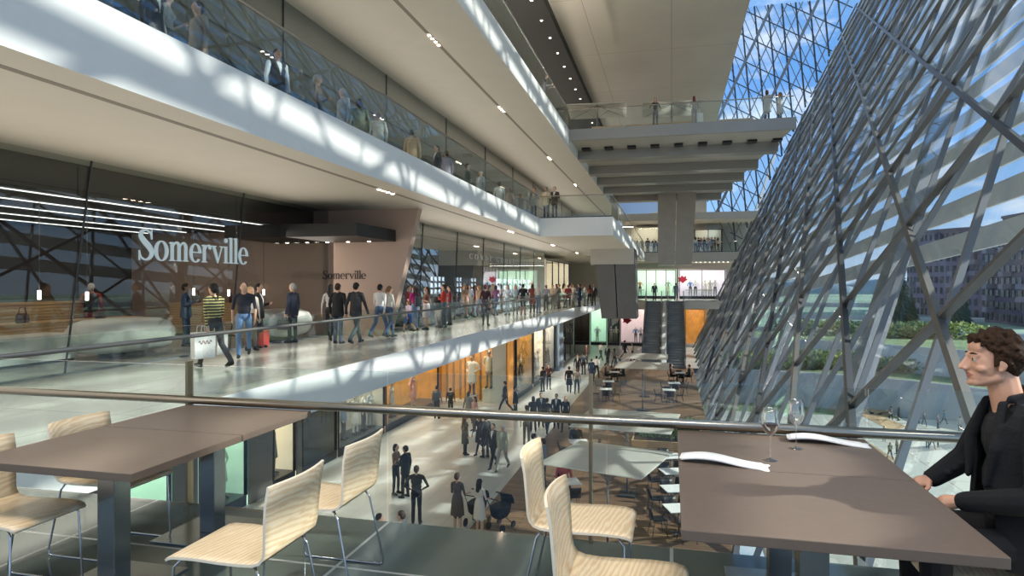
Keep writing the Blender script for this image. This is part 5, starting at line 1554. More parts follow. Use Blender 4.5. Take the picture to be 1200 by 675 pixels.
bag('case', 'carry_bag', rel(a, -.33, .02, 0), -70, '#c04038', 'red carry bag standing beside the person in a black suit', 1.5)
a = person(XY(19.2, 343, W), 85, 'stand', 'jacket', 'grey haired person in a dark blue suit with a black briefcase by the white pod', '#2a3040', '#2a3040', hc='g', collar='#b9bcc2')
bag('case', 'briefcase', rel(a, -.30, .06, .40), 0, '#1c1d20', 'black briefcase held by the grey haired person', 1.0)
person(XY(19.6, 387, W), 20, 'walk', 'slim', 'black haired person with white sleeves beside the two in black jackets', '#d9d6d2', '#2c2c30', hair='long', hc='k', h=1.72)
person(XY(19.0, 396, W), 0, 'stand', 'jacket', 'person in black jacket and faded jeans seen from behind, before the small sign', '#18181b', '#56667a', hc='b')
person(XY(18.8, 417, W), -5, 'walk', 'jacket', 'person in charcoal jacket and dark jeans walking away under the small sign', '#24262a', '#39434f', hc='k', h=1.77)
person(XY(20.8, 445, W), -10, 'walkb', 'shirt', 'person in white shirt and blue jeans walking away by the pink wall', '#dcdad6', '#4a6488', hc='k', h=1.72)
person(XY(20.9, 456.5, W), -30, 'stride', 'slim', 'blond person in pale blouse and jeans just behind the one in white shirt', '#d2ccc0', '#44597a', hair='tail', hc='l', h=1.66)
a = person(XY(24.0, 486, W), 60, 'talk', 'slim', 'long haired person in magenta top with dark backpack', '#b8267e', '#7d93b4', hair='long', hc='b', h=1.66, sleeve='s')
bag('pack', 'backpack', rel(a, 0, -.22, .95), 60, '#20222c', 'dark backpack on the person in magenta', .95)
person(XY(23.4, 479, W), 70, 'walk', 'shirt', 'small child in blue shorts beside the person in magenta', '#c9a9b4', '#2f57a8', hair='short', hc='l', h=1.12, sleeve='s', legs='skin', cat='child')
person(XY(24.6, 500, W), 140, 'talk', 'skirt', 'long haired person in brown top and pale skirt beside the magenta one', '#6d4a3c', '#cfc3c4', hair='long', hc='b', h=1.62, sleeve='', legs='skin')
a = person(XY(25.6, 520, W), 100, 'cross', 'shirt', 'person in bright red shirt behind the dark bollard', '#c23a2c', '#54606c', hc='b', h=1.72)
bag('hand', 'handbag', rel(a, .1, .25, 1.0), 20, '#1c1c20', 'black bag held in front of the red shirt', 1.2)
person(XY(27.2, 527, W), 100, 'stand', 'slim', 'person in dark red top just behind the red shirt', '#8a2e2a', '#3f4650', hc='k', h=1.66)
q = at_z(517, 383, W); e = empty('bollard', q, 0, 'dark grey rectangular bollard on the walkway edge', 'bollard')
MB().box(-.2, -.2, .02, .2, .2, .74).build('post', ['brushed_dark'], e, bevel=.02); MB().box(-.22, -.22, 0, .22, .22, .02).build('base', ['dark_plinth'], e)
person(XY(32.4, 546, W), 150, 'talk', 'dress', 'red haired person in a short flowered dress', '#c9a184', '#c9a184', hair='long', hc='r', h=1.70, sleeve='', legs='skin')
person(XY(34.0, 556, W), 30, 'walk', 'slim', 'person in blue and red top behind the flowered dress', '#5f7aa8', '#8c3a3a', hair='bob', hc='b', h=1.66)
person(XY(33.0, 561, W), 60, 'stride', 'slim', 'fair haired person in tan top with pale jeans near the maroon dress', '#c09a78', '#8fa3ba', hair='tail', hc='l', h=1.64)
person(XY(27.0, 569, W), 5, 'stand', 'dress', 'person in maroon dress and black boots seen from behind at the balustrade', '#3e1f28', '#3e1f28', hair='short', hc='r', h=1.70, sleeve='s', legs='#121214')
person(XY(34.5, 581, W), 40, 'walkb', 'slim', 'person in purple pink top and jeans beyond the maroon dress', '#8d5c80', '#50617e', hair='bob', hc='k', h=1.64)
person(XY(36.0, 595, W), 170, 'talk', 'slim', 'dark haired person in pale blue blouse and trousers, nearer the maroon dress', '#b9c8d2', '#a9bac6', hair='long', hc='k', h=1.66, sleeve='s')
person(XY(36.8, 604, W), 190, 'stand', 'slim', 'dark haired person in pale blue vest, nearer the black T-shirt', '#aebfca', '#97a39a', hair='bob', hc='k', h=1.66, sleeve='')
person(XY(36.4, 613, W), 10, 'stand', 'shirt', 'person in black T-shirt and shorts before the lit shoe shelf', '#16171a', '#4a4438', hc='k', h=1.72, sleeve='s', legs='skin')
person(XY(39.0, 624, W), 20, 'stand', 'coat', 'person in brick red coat behind the grey T-shirt', '#7d3a30', '#3a3030', hair='bob', hc='b', h=1.70)
person(XY(38.4, 631, W), -20, 'talk', 'shirt', 'person in light grey T-shirt and blue jeans at the balustrade', '#b5b3ae', '#7487a4', hc='g', h=1.74, sleeve='s')
far = [(640, 42, '#8c8f96', '#3c4048', 'stand', 'shirt', 'grey top at the far balustrade, first after the grey T-shirt'), (648, 44, '#b39f88', '#4a443c', 'lean', 'shirt', 'sand coloured shirt leaning on the far balustrade'), (655, 45, '#6e6258', '#2e2c2a', 'talk', 'coat', 'brown coat in the far walkway crowd'), (661, 47, '#c9a48c', '#6f5a4e', 'stand', 'slim', 'salmon blouse in the far walkway crowd'),
       (666, 46, '#7c2f2f', '#22222a', 'cross', 'jacket', 'wine red jacket in the far walkway crowd'), (672, 49, '#d8c8b4', '#5a5248', 'stand', 'dress', 'cream dress before the warm far shop'), (679, 48, '#34405c', '#2a2e3a', 'stand', 'coat', 'navy coat before the warm far shop'), (685, 50, '#e0d8d0', '#7c8088', 'talk', 'slim', 'white top before the warm far shop'), (691, 49, '#b05c4c', '#3a3436', 'walk', 'slim', 'brick coloured top near the dark hanging pillar'), (696, 51, '#2a2a2e', '#1c1c20', 'stand', 'jacket', 'black jacket nearest the dark hanging pillar'), (652, 50, '#a8a098', '#5c564e', 'stand', 'slim', 'pale grey top behind the sand coloured shirt'), (668, 52, '#cfae94', '#39404a', 'walk', 'shirt', 'beige shirt deepest in the far walkway crowd')]
for i, (px, t, tp, bt, po, cu, lb) in enumerate(far):
    person(XY(t, px, W), (20, 170, 80, -60)[i % 4], po, cu, 'small figure in ' + lb, tp, bt, hair='long' if cu in ('slim', 'dress') else 'short', hc='kblbr'[i % 5], h=1.64 + .03 * (i % 4), legs='skin' if cu == 'dress' else None)
# ---- lowest level
def g(px, py, *a, **k): return person(at_z(px, py, G), *a, **k)
def gh(px, t, *a, **k): return person(XY(t, px, G), *a, **k)
g(464, 579, -100, 'cross', 'slim', 'dark haired person with folded arms in tan top, talking to the one in black suit', '#9a7a66', '#2b2c30', hair='bob', hc='k', sleeve='s', h=1.70)
g(475, 583, 75, 'talk', 'jacket', 'person in black suit leaning to the one with folded arms', '#1e1f22', '#1e1f22', hc='k', h=1.74, skin='t')
g(488, 614, 15, 'hips', 'shirt', 'person in dark brown shirt and black trousers with hands at the waist, alone', '#3a342e', '#1a1c20', hc='b', h=1.74)
gh(445, 15.4, -80, 'stand', 'jacket', 'dark haired head just above the terrace edge, looking towards the bearded one', '#26242a', '#202024', hair='bob', hc='k', h=1.72)
gh(470, 15.6, 85, 'stand', 'shirt', 'bearded head in pale shirt just above the terrace edge', '#cfc9be', '#333a44', hc='b', h=1.72)
a = g(536, 624, -10, 'push', 'dress', 'short haired person in brown strap dress pushing a pram', '#564840', '#564840', hair='short', hc='b', sleeve='', legs='skin', h=1.72)
b = g(562, 627, -20, 'push', 'dress', 'long haired person in pale strap dress pushing a pram', '#d6cabb', '#d6cabb', hair='long', hc='k', sleeve='', legs='skin', h=1.60)
def pram(owner, label, dx=.25):
    p = rel(owner, dx, .78, 0); e = empty('pram', (p.x, p.y, G), owner.rotation_euler.z, label, 'pram')
    m = MB(); rows = []
    for z, ry, rx in ((.35, .22, .16), (.45, .32, .2), (.65, .36, .23), (.70, .36, .23)):
        rows.append([(rx * math.copysign(abs(math.cos(t)) ** .6, math.cos(t)), ry * math.copysign(abs(math.sin(t)) ** .6, math.sin(t)), z) for t in [2 * PI * k / 20 for k in range(20)]])
    m.loft(rows); m.build('body', ['pram_cloth'], e)
    m = MB(); m.loft([[(x, .10 + .28 * math.sin(th) * (1 if 1 else 0), .68 + .34 * math.cos(th) * (1 - .0 * x)) for th in [-.1 + k * .28 for k in range(7)]] + [(x, .10 + .26 * math.sin(th), .68 + .32 * math.cos(th)) for th in [-.1 + k * .28 for k in range(6, -1, -1)]] for x in (-.23, -.12, 0, .12, .23)]); m.build('hood', ['pram_cloth'], e)
    for sx in (-1, 1):
        for y, r in ((-.26, .12), (.30, .10)):
            m = MB(); m.prism([(y + r * math.cos(t), r + r * math.sin(t)) for t in [2 * PI * k / 16 for k in range(16)]], 'x', sx * .25 - .02, sx * .25 + .02); m.build('wheel', ['rubber'], e)
        MB().tube([(sx * .22, .30, .1), (sx * .2, -.1, .45), (sx * .2, -.42, .98)], .012, 6).build('frame', ['steel_dark'], e)
    MB().tube([(-.2, -.42, .98), (.2, -.42, .98)], .016, 6).build('handle', ['rubber'], e)
mat('pram_cloth', '#24252a', .8)
pram(a, 'dark pram pushed by the person in brown dress'); pram(b, 'dark hooded pram pushed by the person in pale dress')
g(545, 533, -40, 'stand', 'skirt', 'person in olive skirt and brown coat at the head of the standing group', '#5c4a3a', '#4a463a', hair='long', hc='r', legs='#1a1a1c', h=1.66)
g(562, 532, 160, 'walk', 'dress', 'person in short black dress and dark tights in the standing group', '#2a2426', '#2a2426', hair='long', hc='r', legs='#17171a', h=1.66)
g(569, 536, 60, 'stand', 'coat', 'person in long black coat in the standing group', '#1d1e22', '#17181b', hc='k')
g(578, 548, 165, 'walk', 'jacket', 'person in black waistcoat over white shirt striding beside the grey suit', '#1c1c20', '#222226', hc='k', collar='#e8e6e2', h=1.72)
g(589, 551, 170, 'walkb', 'jacket', 'white haired person in pale grey green suit striding', '#9a9a88', '#97968a', hc='w', collar='#c9c9b8', h=1.75)
g(617, 521, 10, 'stand', 'shirt', 'person in white shirt and khaki trousers beyond the wooden chair', '#d8d4cc', '#6f634e', hc='b')
gh(626, 23.6, -70, 'talk', 'jacket', 'person in black top talking to the one in grey blazer behind the chair', '#1f2024', '#1f2024', hc='k', h=1.72)
gh(636, 22.8, 80, 'talk', 'jacket', 'person in grey blazer behind the wooden chair backrest', '#80848a', '#24262a', hc='b', collar='#3c3e44', h=1.74)
gh(512, 34.5, 0, 'stand', 'shirt', 'person in grey green jacket with rucksack before the golden window', '#5c5f58', '#2a2c2e', hc='k')
bag('pack', 'backpack', rel(bpy.context.scene.objects[[o.name for o in COL.objects if o.type == 'MESH' and o.name.startswith('person')][-1]], 0, -.22, .98), 0, '#33352f', 'dark rucksack worn before the golden window', 1.0)
gh(528, 35.0, 10, 'stand', 'shirt', 'shorter person in black before the golden window beside the rucksack', '#1c1d20', '#2a2a2c', hc='k', h=1.55)
gh(549, 33.0, -30, 'walk', 'coat', 'person in grey coat before the golden window mannequins', '#77746e', '#4a4844', hair='bob', hc='k', h=1.68)
gh(556, 31.6, 150, 'stand', 'slim', 'person in pinkish top near the standing group by the handrail line', '#b58a80', '#5a4a44', hair='long', hc='b', h=1.66)
gh(592, 36.0, 90, 'walk', 'jacket', 'person in dark jacket passing the gold corner', '#26262a', '#2c2c30', hc='k')
gh(604, 34.6, -90, 'stand', 'jacket', 'person in black coat with stooped stance near the gold corner', '#17181a', '#1c1c1e', hc='k', h=1.7)
for i, (px, t, rz, po, cu, tp, bt, ha, hc, lb) in enumerate(((625, 31.5, 20, 'stand', 'coat', '#3a3a3c', '#222', 'bob', 'k', 'charcoal coat leading the cluster beyond the handrail'), (634, 32.5, 200, 'talk', 'jacket', '#44464a', '#2c2e32', 'short', 'k', 'slate jacket in the cluster beyond the handrail'), (641, 31.0, 0, 'walk', 'coat', '#2a2a2e', '#1f1f22', 'short', 'b', 'long black coat seen from behind beyond the handrail'), (652, 32.2, 180, 'stand', 'jacket', '#1f2126', '#1d1e22', 'short', 'b', 'dark suit with white collar beyond the handrail'), (663, 31.6, 170, 'walkb', 'dress', '#23221f', '#23221f', 'long', 'y', 'short black dress with long blond hair near the deck edge'))):
    gh(px, t, rz, po, cu, 'person in ' + lb, tp if len(tp) == 7 else '#222222', bt if len(bt) == 7 else '#222222', hair=ha, hc=hc, legs='#151517' if cu == 'dress' else None, h=1.7)
rows = [(636, 43.0, 60, 'stand', 'jacket', '#1c1c20', '#1c1c20', 'black jacket at the gold walled window'), (643, 44.0, 200, 'talk', 'slim', '#5a2f2a', '#24242a', 'dark red top at the gold walled window'), (667, 42.5, 10, 'walk', 'coat', '#1a1a1c', '#161618', 'long black coat walking away past the poster window'), (676, 42.0, 0, 'walkb', 'shirt', '#8f8a80', '#3c3a38', 'grey jacket walking away past the poster window'), (677, 50.0, 180, 'walk', 'jacket', '#202228', '#1c1e22', 'dark coat by the bluish pillar'), (684, 51.0, 30, 'stand', 'shirt', '#54555a', '#2a2c30', 'grey top by the bluish pillar'), (693, 47.5, 20, 'walk', 'coat', '#3a4a60', '#1e2126', 'steel blue coat in mid floor'), (699, 49.0, -10, 'walkb', 'shirt', '#e2dfd8', '#2a2a2e', 'white shirt and dark trousers in mid floor'), (712, 57.0, 150, 'stand', 'jacket', '#26282c', '#202226', 'dark jacket before the green lit far window'), (720, 55.0, 40, 'walk', 'slim', '#7a7266', '#3a3834', 'taupe top before the green lit far window'), (724, 49.5, 180, 'stand', 'jacket', '#3c4c5c', '#1e2226', 'blue grey jacket by the far parasols'), (732, 62.0, -60, 'walk', 'jacket', '#1f2024', '#1a1b1e', 'black suit before the rosy far window'), (741, 60.0, 120, 'stride', 'shirt', '#b9a894', '#3c3630', 'beige shirt before the rosy far window'), (688, 58.0, 100, 'stand', 'slim', '#9a5a50', '#38302e', 'rust top by the dark far window'), (704, 60.0, -30, 'walk', 'shirt', '#c9c4ba', '#4a5260', 'cream shirt near the dark hanging pillar below')]
for i, (px, t, rz, po, cu, tp, bt, lb) in enumerate(rows):
    gh(px, t, rz, po, cu, 'distant person in ' + lb, tp, bt, hair='long' if cu == 'slim' else 'short', hc='kbklb'[i % 5], h=1.66 + .04 * (i % 3))
# escalator head and far upper floors
for px, t, z, rz, tp, bt, lb in ((767, 66.5, Z1, 180, '#2b3d44', '#1c2226', 'dark coat at the top of the escalators'), (792, 67.0, Z1, 0, '#6a7684', '#3a4048', 'grey blue top at the top of the escalators'), (759, 75.0, Z2, 0, '#4c4640', '#3a3632', 'grey clothes on the upper far level, alone'), (766.5, 75.0, Z2, 180, '#2c2c30', '#26262a', 'black clothes on the upper far level, one of the close pair'), (771, 75.3, Z2, 170, '#3a3a3e', '#2a2a2e', 'charcoal clothes on the upper far level, nearest the broad pillar')):
    person(XY(t, px, z + .001), rz, 'stand', 'jacket', 'tiny figure in ' + lb, tp, bt, hc='k', h=1.78)
for i in range(9):
    px = 815 + i * 3.3
    person(XY(71.9 + (i % 3) * .45, px, Z2 + .001), 40 * i, ('stand', 'talk', 'walk')[i % 3], ('slim', 'jacket')[i % 2], 'tiny figure in %s at the dim far clothes shop' % ['a white top', 'a black jacket', 'a red top', 'a navy jacket', 'a cream top', 'a grey jacket', 'a teal top', 'a brown jacket', 'a pale pink top'][i], ['#e6e2dc', '#1b1b1e', '#94393a', '#2a3350', '#e0d4bc', '#77797c', '#3a6a6c', '#5a4432', '#d0a8a8'][i], '#2c2e34', hair='long' if i % 2 == 0 else 'short', hc='kblr'[i % 4], h=1.7)
# ---- footbridge
BZ = Z3 + .001
person(Vector((at_y(768, 150, 37.2).x, 37.2, BZ)), 195, 'hips', 'slim', 'blond person in black top and grey trousers at the footbridge railing', '#1a1a1d', '#6c6c6e', hair='bob', hc='l', h=1.68, sleeve='s')
a = person(Vector((at_y(813.5, 148, 37.4).x, 37.4, BZ)), 10, 'talk', 'slim', 'red haired person in pale coat with white bag on the footbridge', '#b8aaa4', '#a8a4a4', hair='long', hc='r', h=1.68)
bag('paper', 'shopping_bag', rel(a, .30, .02, .25), 0, '#ecebe6', 'white bag beside the red haired person on the footbridge', 1.2)
person(Vector((at_y(899, 146, 37.3).x, 37.3, BZ)), -40, 'talk', 'coat', 'person in pale raincoat at the lattice end of the footbridge, nearer the middle', '#bfb9ae', '#20242c', hair='bob', hc='b', h=1.72)
person(Vector((at_y(914, 145, 37.8).x, 37.8, BZ)), 60, 'talk', 'coat', 'person in light beige coat at the very lattice end of the footbridge', '#cdbfac', '#2a2e38', hair='long', hc='l', h=1.70)
# ---- upper gallery
U = Z2 + .001; xg = -8.5
def ug(px, rz, po, cu, label, x=None, **k):
    xx = xg if x is None else x
    yy = at_x(px, 100, xx).y
    return person(Vector((xx, yy, U)), rz, po, cu, label, **k)
ug(196, -60, 'talk', 'slim', 'person in pale blouse beside the tweed coat on the gallery', top='#b9b4aa', bot='#4a4a48', hair='long', hc='k', h=1.68)
ug(232, 160, 'stand', 'coat', 'person in tweed grey brown coat on the gallery, nearest the terrace', top='#8a8074', bot='#a79a84', hc='b', h=1.80)
ug(180, -90, 'stand', 'jacket', 'person in black by the pale blouse on the gallery', top='#1c1c20', bot='#1c1c20', hc='k')
ug(325, -115, 'stand', 'jacket', 'person in dark waistcoat and white sleeves facing the hall on the gallery', top='#241c20', bot='#22262e', hc='k', skin='t', collar='#e8e8ea', h=1.80)
bpy.data.objects[COL.objects[-2].name].material_slots[UARM].material = cmat('#d9dde4'); bpy.data.objects[COL.objects[-2].name].material_slots[FARM].material = cmat('#d9dde4')
ug(372, -70, 'talk', 'shirt', 'grey haired person in brown jacket on the gallery', top='#6b5c50', bot='#2c2a2a', hc='g')
ug(402, 150, 'stand', 'coat', 'grey haired person in grey blue coat on the gallery', top='#8d949c', bot='#2b2f38', hc='g', h=1.8)
ug(421, 40, 'stand', 'coat', 'person in olive checked coat beside the grey blue coat', top='#6a7058', bot='#33362e', hair='bob', hc='b', h=1.76)
ug(443, 30, 'stand', 'jacket', 'person in cream jacket from behind on the gallery', top='#cfc8b6', bot='#34363a', hair='short', hc='l', h=1.7)
ug(483, 10, 'stand', 'jacket', 'person in tan jacket seen from behind on the gallery', top='#b69a74', bot='#25272c', hc='b', h=1.78)
for px, rz, tp, bt, hc, lb in ((512, 140, '#2a2c34', '#1f2026', 'k', 'black jacket, first after the tan jacket'), (523, 40, '#c9b9c4', '#4a4450', 'b', 'pale pink top, second after the tan jacket'), (548, -80, '#4c5a50', '#2c302e', 'b', 'moss green top midway along the gallery'), (563, 150, '#a9aeb4', '#5c6066', 'g', 'pale grey jacket midway along the gallery'), (585, 20, '#e2e0da', '#6a6c70', 'k', 'white shirt towards the corner of the gallery'), (597, 160, '#b39f90', '#4c4640', 'b', 'rosy beige coat towards the corner of the gallery'), (609, 60, '#a8a49c', '#3c3c40', 'l', 'stone grey coat near the corner of the gallery')):
    ug(px, rz, 'stand', 'jacket' if hc != 'b' else 'coat', 'gallery visitor in ' + lb, top=tp, bot=bt, hc=hc, h=1.74)
for px, tp, lb in ((626, '#9aa098', 'grey green jacket at the projecting gallery corner'), (640, '#d9c6a0', 'cream and tan jacket behind the corner glass'), (650, '#5a463c', 'brown jacket farthest at the corner glass')):
    yy = 34.3; person(Vector((at_y(px, 240, yy).x, yy, U)), 170, 'talk', 'jacket', 'gallery visitor in ' + lb, tp, '#33343a', hc='b', h=1.74)
yy = at_x(637, 108, X3 - .6).y
person(Vector((X3 - .6, yy, Z3 + .001)), -90, 'lean', 'jacket', 'person in dark clothes on the topmost gallery by the black ceiling', '#22242c', '#1c1e24', hc='b')
# ---- seated cafe guests
def seat(px, py, rz, label, **k):
    p = at_z(px, py, G + .021); return person(Vector((p.x, p.y, G + .02)), rz, 'sit', k.pop('cut', 'shirt'), label, **k)
tx, ty = -3.25, 20.9
person(Vector((tx - .24, ty + .6, ZD)), 200, 'sit', 'shirt', 'seated guest in red flowered shirt at the table beside the near parasol', '#a8483c', '#2c2c30', hc='b')
tx, ty = -3.65, 26.3
person(Vector((tx - .2, ty + .62, ZD)), 196, 'sit', 'jacket', 'seated guest in black jacket at the table behind the near parasol', '#1d1d20', '#222226', hc='b')
for (x, y), rz, lb, tp in ((tabs[6][0], 90, 'at the far table on the shop side, facing the lattice', '#26262a'), (tabs[6][0], -90, 'at the far table on the shop side, facing the shops', '#3a3230'), (tabs[7][0], 90, 'at the far table by the escalators, facing the shops', '#202226'), (tabs[7][0], -90, 'at the far table by the escalators, facing the lattice', '#4a2c28')):
    person(Vector((x + (.62 if rz == 90 else -.62), y + .06, ZD)), rz, 'sit', 'shirt', 'dark clad seated guest ' + lb, tp, '#1e1e22', hc='k')
# ---- plaza strollers
pl = [(1044, 492, '#8a7f78'), (1053, 493, '#3c4250'), (1072, 496, '#2a2c30'), (1076, 496, '#303a48'), (1083, 499, '#54606c'), (1099, 502, '#7a6a60'), (1106, 497, '#5a8a9a'), (1036, 517, '#6a2f2f'), (1043, 539, '#4c5a4c'), (1051, 532, '#33343a'), (1056, 541, '#2a2a2c'), (1087, 525, '#7a4c40'), (1092, 526, '#3a3c40'), (1099, 524, '#9a8a7c'), (1116, 489, '#4a4a50'), (1125, 505, '#a8a29a')]
for i, (px, py, tp) in enumerate(pl):
    c = {'#8a7f78': 'taupe', '#3c4250': 'slate blue', '#2a2c30': 'black', '#303a48': 'navy', '#54606c': 'grey blue', '#7a6a60': 'brown grey', '#5a8a9a': 'turquoise', '#6a2f2f': 'dark red', '#4c5a4c': 'dull green', '#33343a': 'charcoal', '#2a2a2c': 'coal black', '#7a4c40': 'rust', '#3a3c40': 'iron grey', '#9a8a7c': 'beige', '#4a4a50': 'dusky grey', '#a8a29a': 'pale grey'}[tp]
    person(at_z(px, py, ZP + .04), 47 * i, ('walk', 'stand', 'walkb', 'talk')[i % 4], ('jacket', 'slim', 'shirt')[i % 3], 'tiny stroller in %s top on the plaza outside' % c, tp, '#2a2c32', hc='kbl'[i % 3], hair='long' if i % 3 == 1 else 'short', h=1.75)
# ================================================================ MANNEQUINS
def mannequin(x, y, z, rz, po, cu, label, tp, bt, skin='#d8d0c4', h=1.8, sleeve='l', legs=None, hair=None, hc='w'):
    o = person(Vector((x, y, z)), rz, po, cu, label, tp, bt, shoe='#2a2a2a', sleeve=sleeve, legs=legs, hair=hair, hc=hc, h=h, cat='mannequin')
    o.name = 'mannequin'; sk = cmat(skin, .4); o.material_slots[SKIN].material = sk
    if sleeve != 'l': o.material_slots[FARM].material = sk
    return o
zg = Z0 + .36
mannequin(XG - .55, 16.9, zg, -80, 'stand', 'coat', 'tall mannequin in white and dark coat in the green lit window', '#cfcabc', '#8a8468', h=1.95)
mannequin(XG - .5, 17.8, zg, -100, 'hips', 'dress', 'mannequin in pale green dress in the green lit window', '#c3d4bd', '#c3d4bd')
mannequin(XG - .5, 20.5, zg, -75, 'stand', 'coat', 'mannequin in black and white patterned outfit in the warm lit window', '#6a6c64', '#8d8a78', h=1.9)
mannequin(XG - .55, 10.5, zg, -90, 'hips', 'dress', 'mannequin in red ruffled outfit in the dark window under the tables', '#a84a3c', '#6a3a30')
mannequin(XG - .55, 24.9, zg, -90, 'stand', 'shirt', 'mannequin in bright blue shirt in the dull grey window', '#3f6fc0', '#3a3c40')
mannequin(XG - .55, 25.8, zg, -70, 'stand', 'jacket', 'mannequin in blue and white jacket in the dull grey window', '#8a9ab8', '#4a4c52')
mannequin(XG - .5, 26.8, zg, -95, 'hips', 'dress', 'mannequin in white ruffled dress before the golden shop', '#ece8e0', '#ece8e0', legs='#cfc8bc')
mannequin(XG - .5, 27.6, zg, -80, 'stand', 'slim', 'mannequin in white blouse before the golden shop', '#e6e2da', '#55565a')
mannequin(XG - .5, 28.3, zg, -95, 'stand', 'slim', 'mannequin in silvery top nearest the golden shop', '#c9ccd0', '#8a8c90')
zz = Z0 + .21
mannequin(XG - .45, 30.6, zz + .15, -90, 'stand', 'dress', 'mannequin in white top and jeans at the shop side end of the golden window', '#e4dcd0', '#5a6c88', h=1.85)
mannequin(XG - .45, 33.4, zz + .15, -90, 'hips', 'dress', 'mannequin in pink draped dress in the golden window', '#d99a8c', '#d9a08c', h=1.95)
def plinth(x, y, z, s, h, label):
    e = empty('display_plinth', (x, y, z), 0, label, 'plinth'); MB().box(-s, -s, 0, s, s, h).build('block', ['pale_panel'], e, bevel=.02); MB().box(-s - .03, -s - .03, h, s + .03, s + .03, h + .04).build('slab', ['pale_panel'], e); return z + h + .04
x = at_y(553, 470, YG + .38).x; z_ = plinth(x, YG + .38, zz, .3, .35, 'low pale plinth under the large white clad golden window mannequin')
mannequin(x, YG + .38, z_, 175, 'hips', 'coat', 'large mannequin in loose white top with brown bag in the golden window', '#e9e2d6', '#7a5a44', h=2.3, skin='#b98a6a', hair='short', hc='b')
x = at_y(573, 470, YG + .38).x; z_ = plinth(x, YG + .38, zz, .3, .75, 'tall pale plinth under the mannequin with white cap')
mannequin(x, YG + .38, z_, 170, 'hips', 'jacket', 'mannequin in sand jacket with white cap on a tall plinth in the golden window', '#d8c49a', '#9a8468', h=2.2, skin='#b98a6a', hair='cap', hc='w')
for i, (y, tp, lb) in enumerate(((40.2, '#d9c79a', 'sand top in the gold walled window'), (41.6, '#4a3c2c', 'brown coat in the gold walled window'), (44.6, '#ece8e0', 'white dress in the bright cream window, nearer us'), (46.0, '#3a3434', 'black outfit in the bright cream window'), (47.0, '#e0dcd6', 'white coat in the bright cream window, farther'), (49.2, '#26262a', 'black figure in the poster window, nearest'), (50.2, '#2c2c32', 'black figure in the poster window, middle'), (51.3, '#26282e', 'black figure in the poster window, farthest'))):
    mannequin(gx1 - .4, y, Z0 + .31, -90, ('stand', 'hips')[i % 2], ('coat', 'dress')[i % 2], 'mannequin in ' + lb, tp, tp, h=1.9, skin='#cbbfae')
for i, (y, tp) in enumerate(((56.0, '#a87c84'), (58.0, '#e0d8d0'), (60.0, '#6a4448'))):
    mannequin(gx1 - .5, y, Z0 + .31, -90, 'stand', 'coat', 'mannequin in %s coat in the dark far window' % ['mauve', 'pale', 'plum'][i], tp, '#3c3438', h=1.85)
for px, z, tp, bt, cu, lb in ((700, Z0, '#e6e6e6', '#b8a468', 'jacket', 'white jacket and ochre trousers in the green lit far window'), (716, Z0, '#dcd8e0', '#c9c49a', 'slim', 'pale top in the dark teal far window, first'), (722, Z0, '#d8d0a8', '#6a7a58', 'slim', 'yellowish top in the dark teal far window, second'), (745, Z0, '#6f9ad0', '#6a6c70', 'slim', 'blue top in the rosy far window'), (751, Z0, '#ece8ee', '#5a5c64', 'slim', 'white top in the rosy far window'), (750, Z1, '#b07c5c', '#4a3a30', 'slim', 'tan top in the dark green far shop'), (783, Z1, '#8aa088', '#c9c49a', 'slim', 'sage top in the dark green far shop'), (809, Z1, '#5f86c8', '#5a5c64', 'slim', 'blue top in the lilac far shop'), (815, Z1, '#e8e4ea', '#4a4c52', 'slim', 'white top in the lilac far shop'), (826, Z1, '#f0ece6', '#d8d4cc', 'dress', 'white gown in the lilac far shop'), (832, Z1, '#dcd6cc', '#b8b4ae', 'dress', 'cream gown in the lilac far shop'), (838, Z1, '#e8e8ea', '#8a8c92', 'slim', 'pale top nearest the lattice in the lilac far shop')):
    mannequin(farx(px, YF + .6), YF + .6, z + .31, 180, 'hips', cu, 'distant mannequin in ' + lb, tp, bt, h=1.85)
# ================================================================ LIGHT
def world():
    w = bpy.data.worlds.new('sky'); SC.world = w; w.use_nodes = True
    nt = w.node_tree; L = nt.links.new; nt.nodes.clear()
    out = nt.nodes.new('ShaderNodeOutputWorld'); bg = nt.nodes.new('ShaderNodeBackground')
    tc = nt.nodes.new('ShaderNodeTexCoord'); sx = nt.nodes.new('ShaderNodeSeparateXYZ')
    L(tc.outputs['Generated'], sx.inputs[0])
    r = nt.nodes.new('ShaderNodeValToRGB'); e = r.color_ramp.elements
    e[0].position = 0.0; e[0].color = (.62, .76, .92, 1)
    e[1].position = .62; e[1].color = (.33, .48, .66, 1)
    a = e.new(.10); a.color = (.33, .56, .90, 1)
    b = e.new(.28); b.color = (.15, .37, .80, 1)
    L(sx.outputs['Z'], r.inputs['Fac'])
    mp = nt.nodes.new('ShaderNodeMapping'); mp.inputs['Scale'].default_value = (1, 1, 2.6)
    L(tc.outputs['Generated'], mp.inputs['Vector'])
    n = nt.nodes.new('ShaderNodeTexNoise'); n.inputs['Scale'].default_value = 5.5; n.inputs['Detail'].default_value = 8; n.inputs['Roughness'].default_value = .58
    L(mp.outputs['Vector'], n.inputs['Vector'])
    cr = nt.nodes.new('ShaderNodeValToRGB'); cr.color_ramp.elements[0].position = .5; cr.color_ramp.elements[1].position = .68
    L(n.outputs['Fac'], cr.inputs['Fac'])
    mx = nt.nodes.new('ShaderNodeMix'); mx.data_type = 'RGBA'
    L(cr.outputs['Color'], mx.inputs[0]); L(r.outputs['Color'], mx.inputs[6]); mx.inputs[7].default_value = (.95, .97, 1, 1)
    L(mx.outputs[2], bg.inputs['Color']); bg.inputs['Strength'].default_value = SKY_STR
    L(bg.outputs[0], out.inputs['Surface'])
SKY_STR = 1.0
world()
sd = bpy.data.lights.new('sun', 'SUN'); sd.energy = 6.0; sd.angle = .014; sd.color = (1, .94, .84)
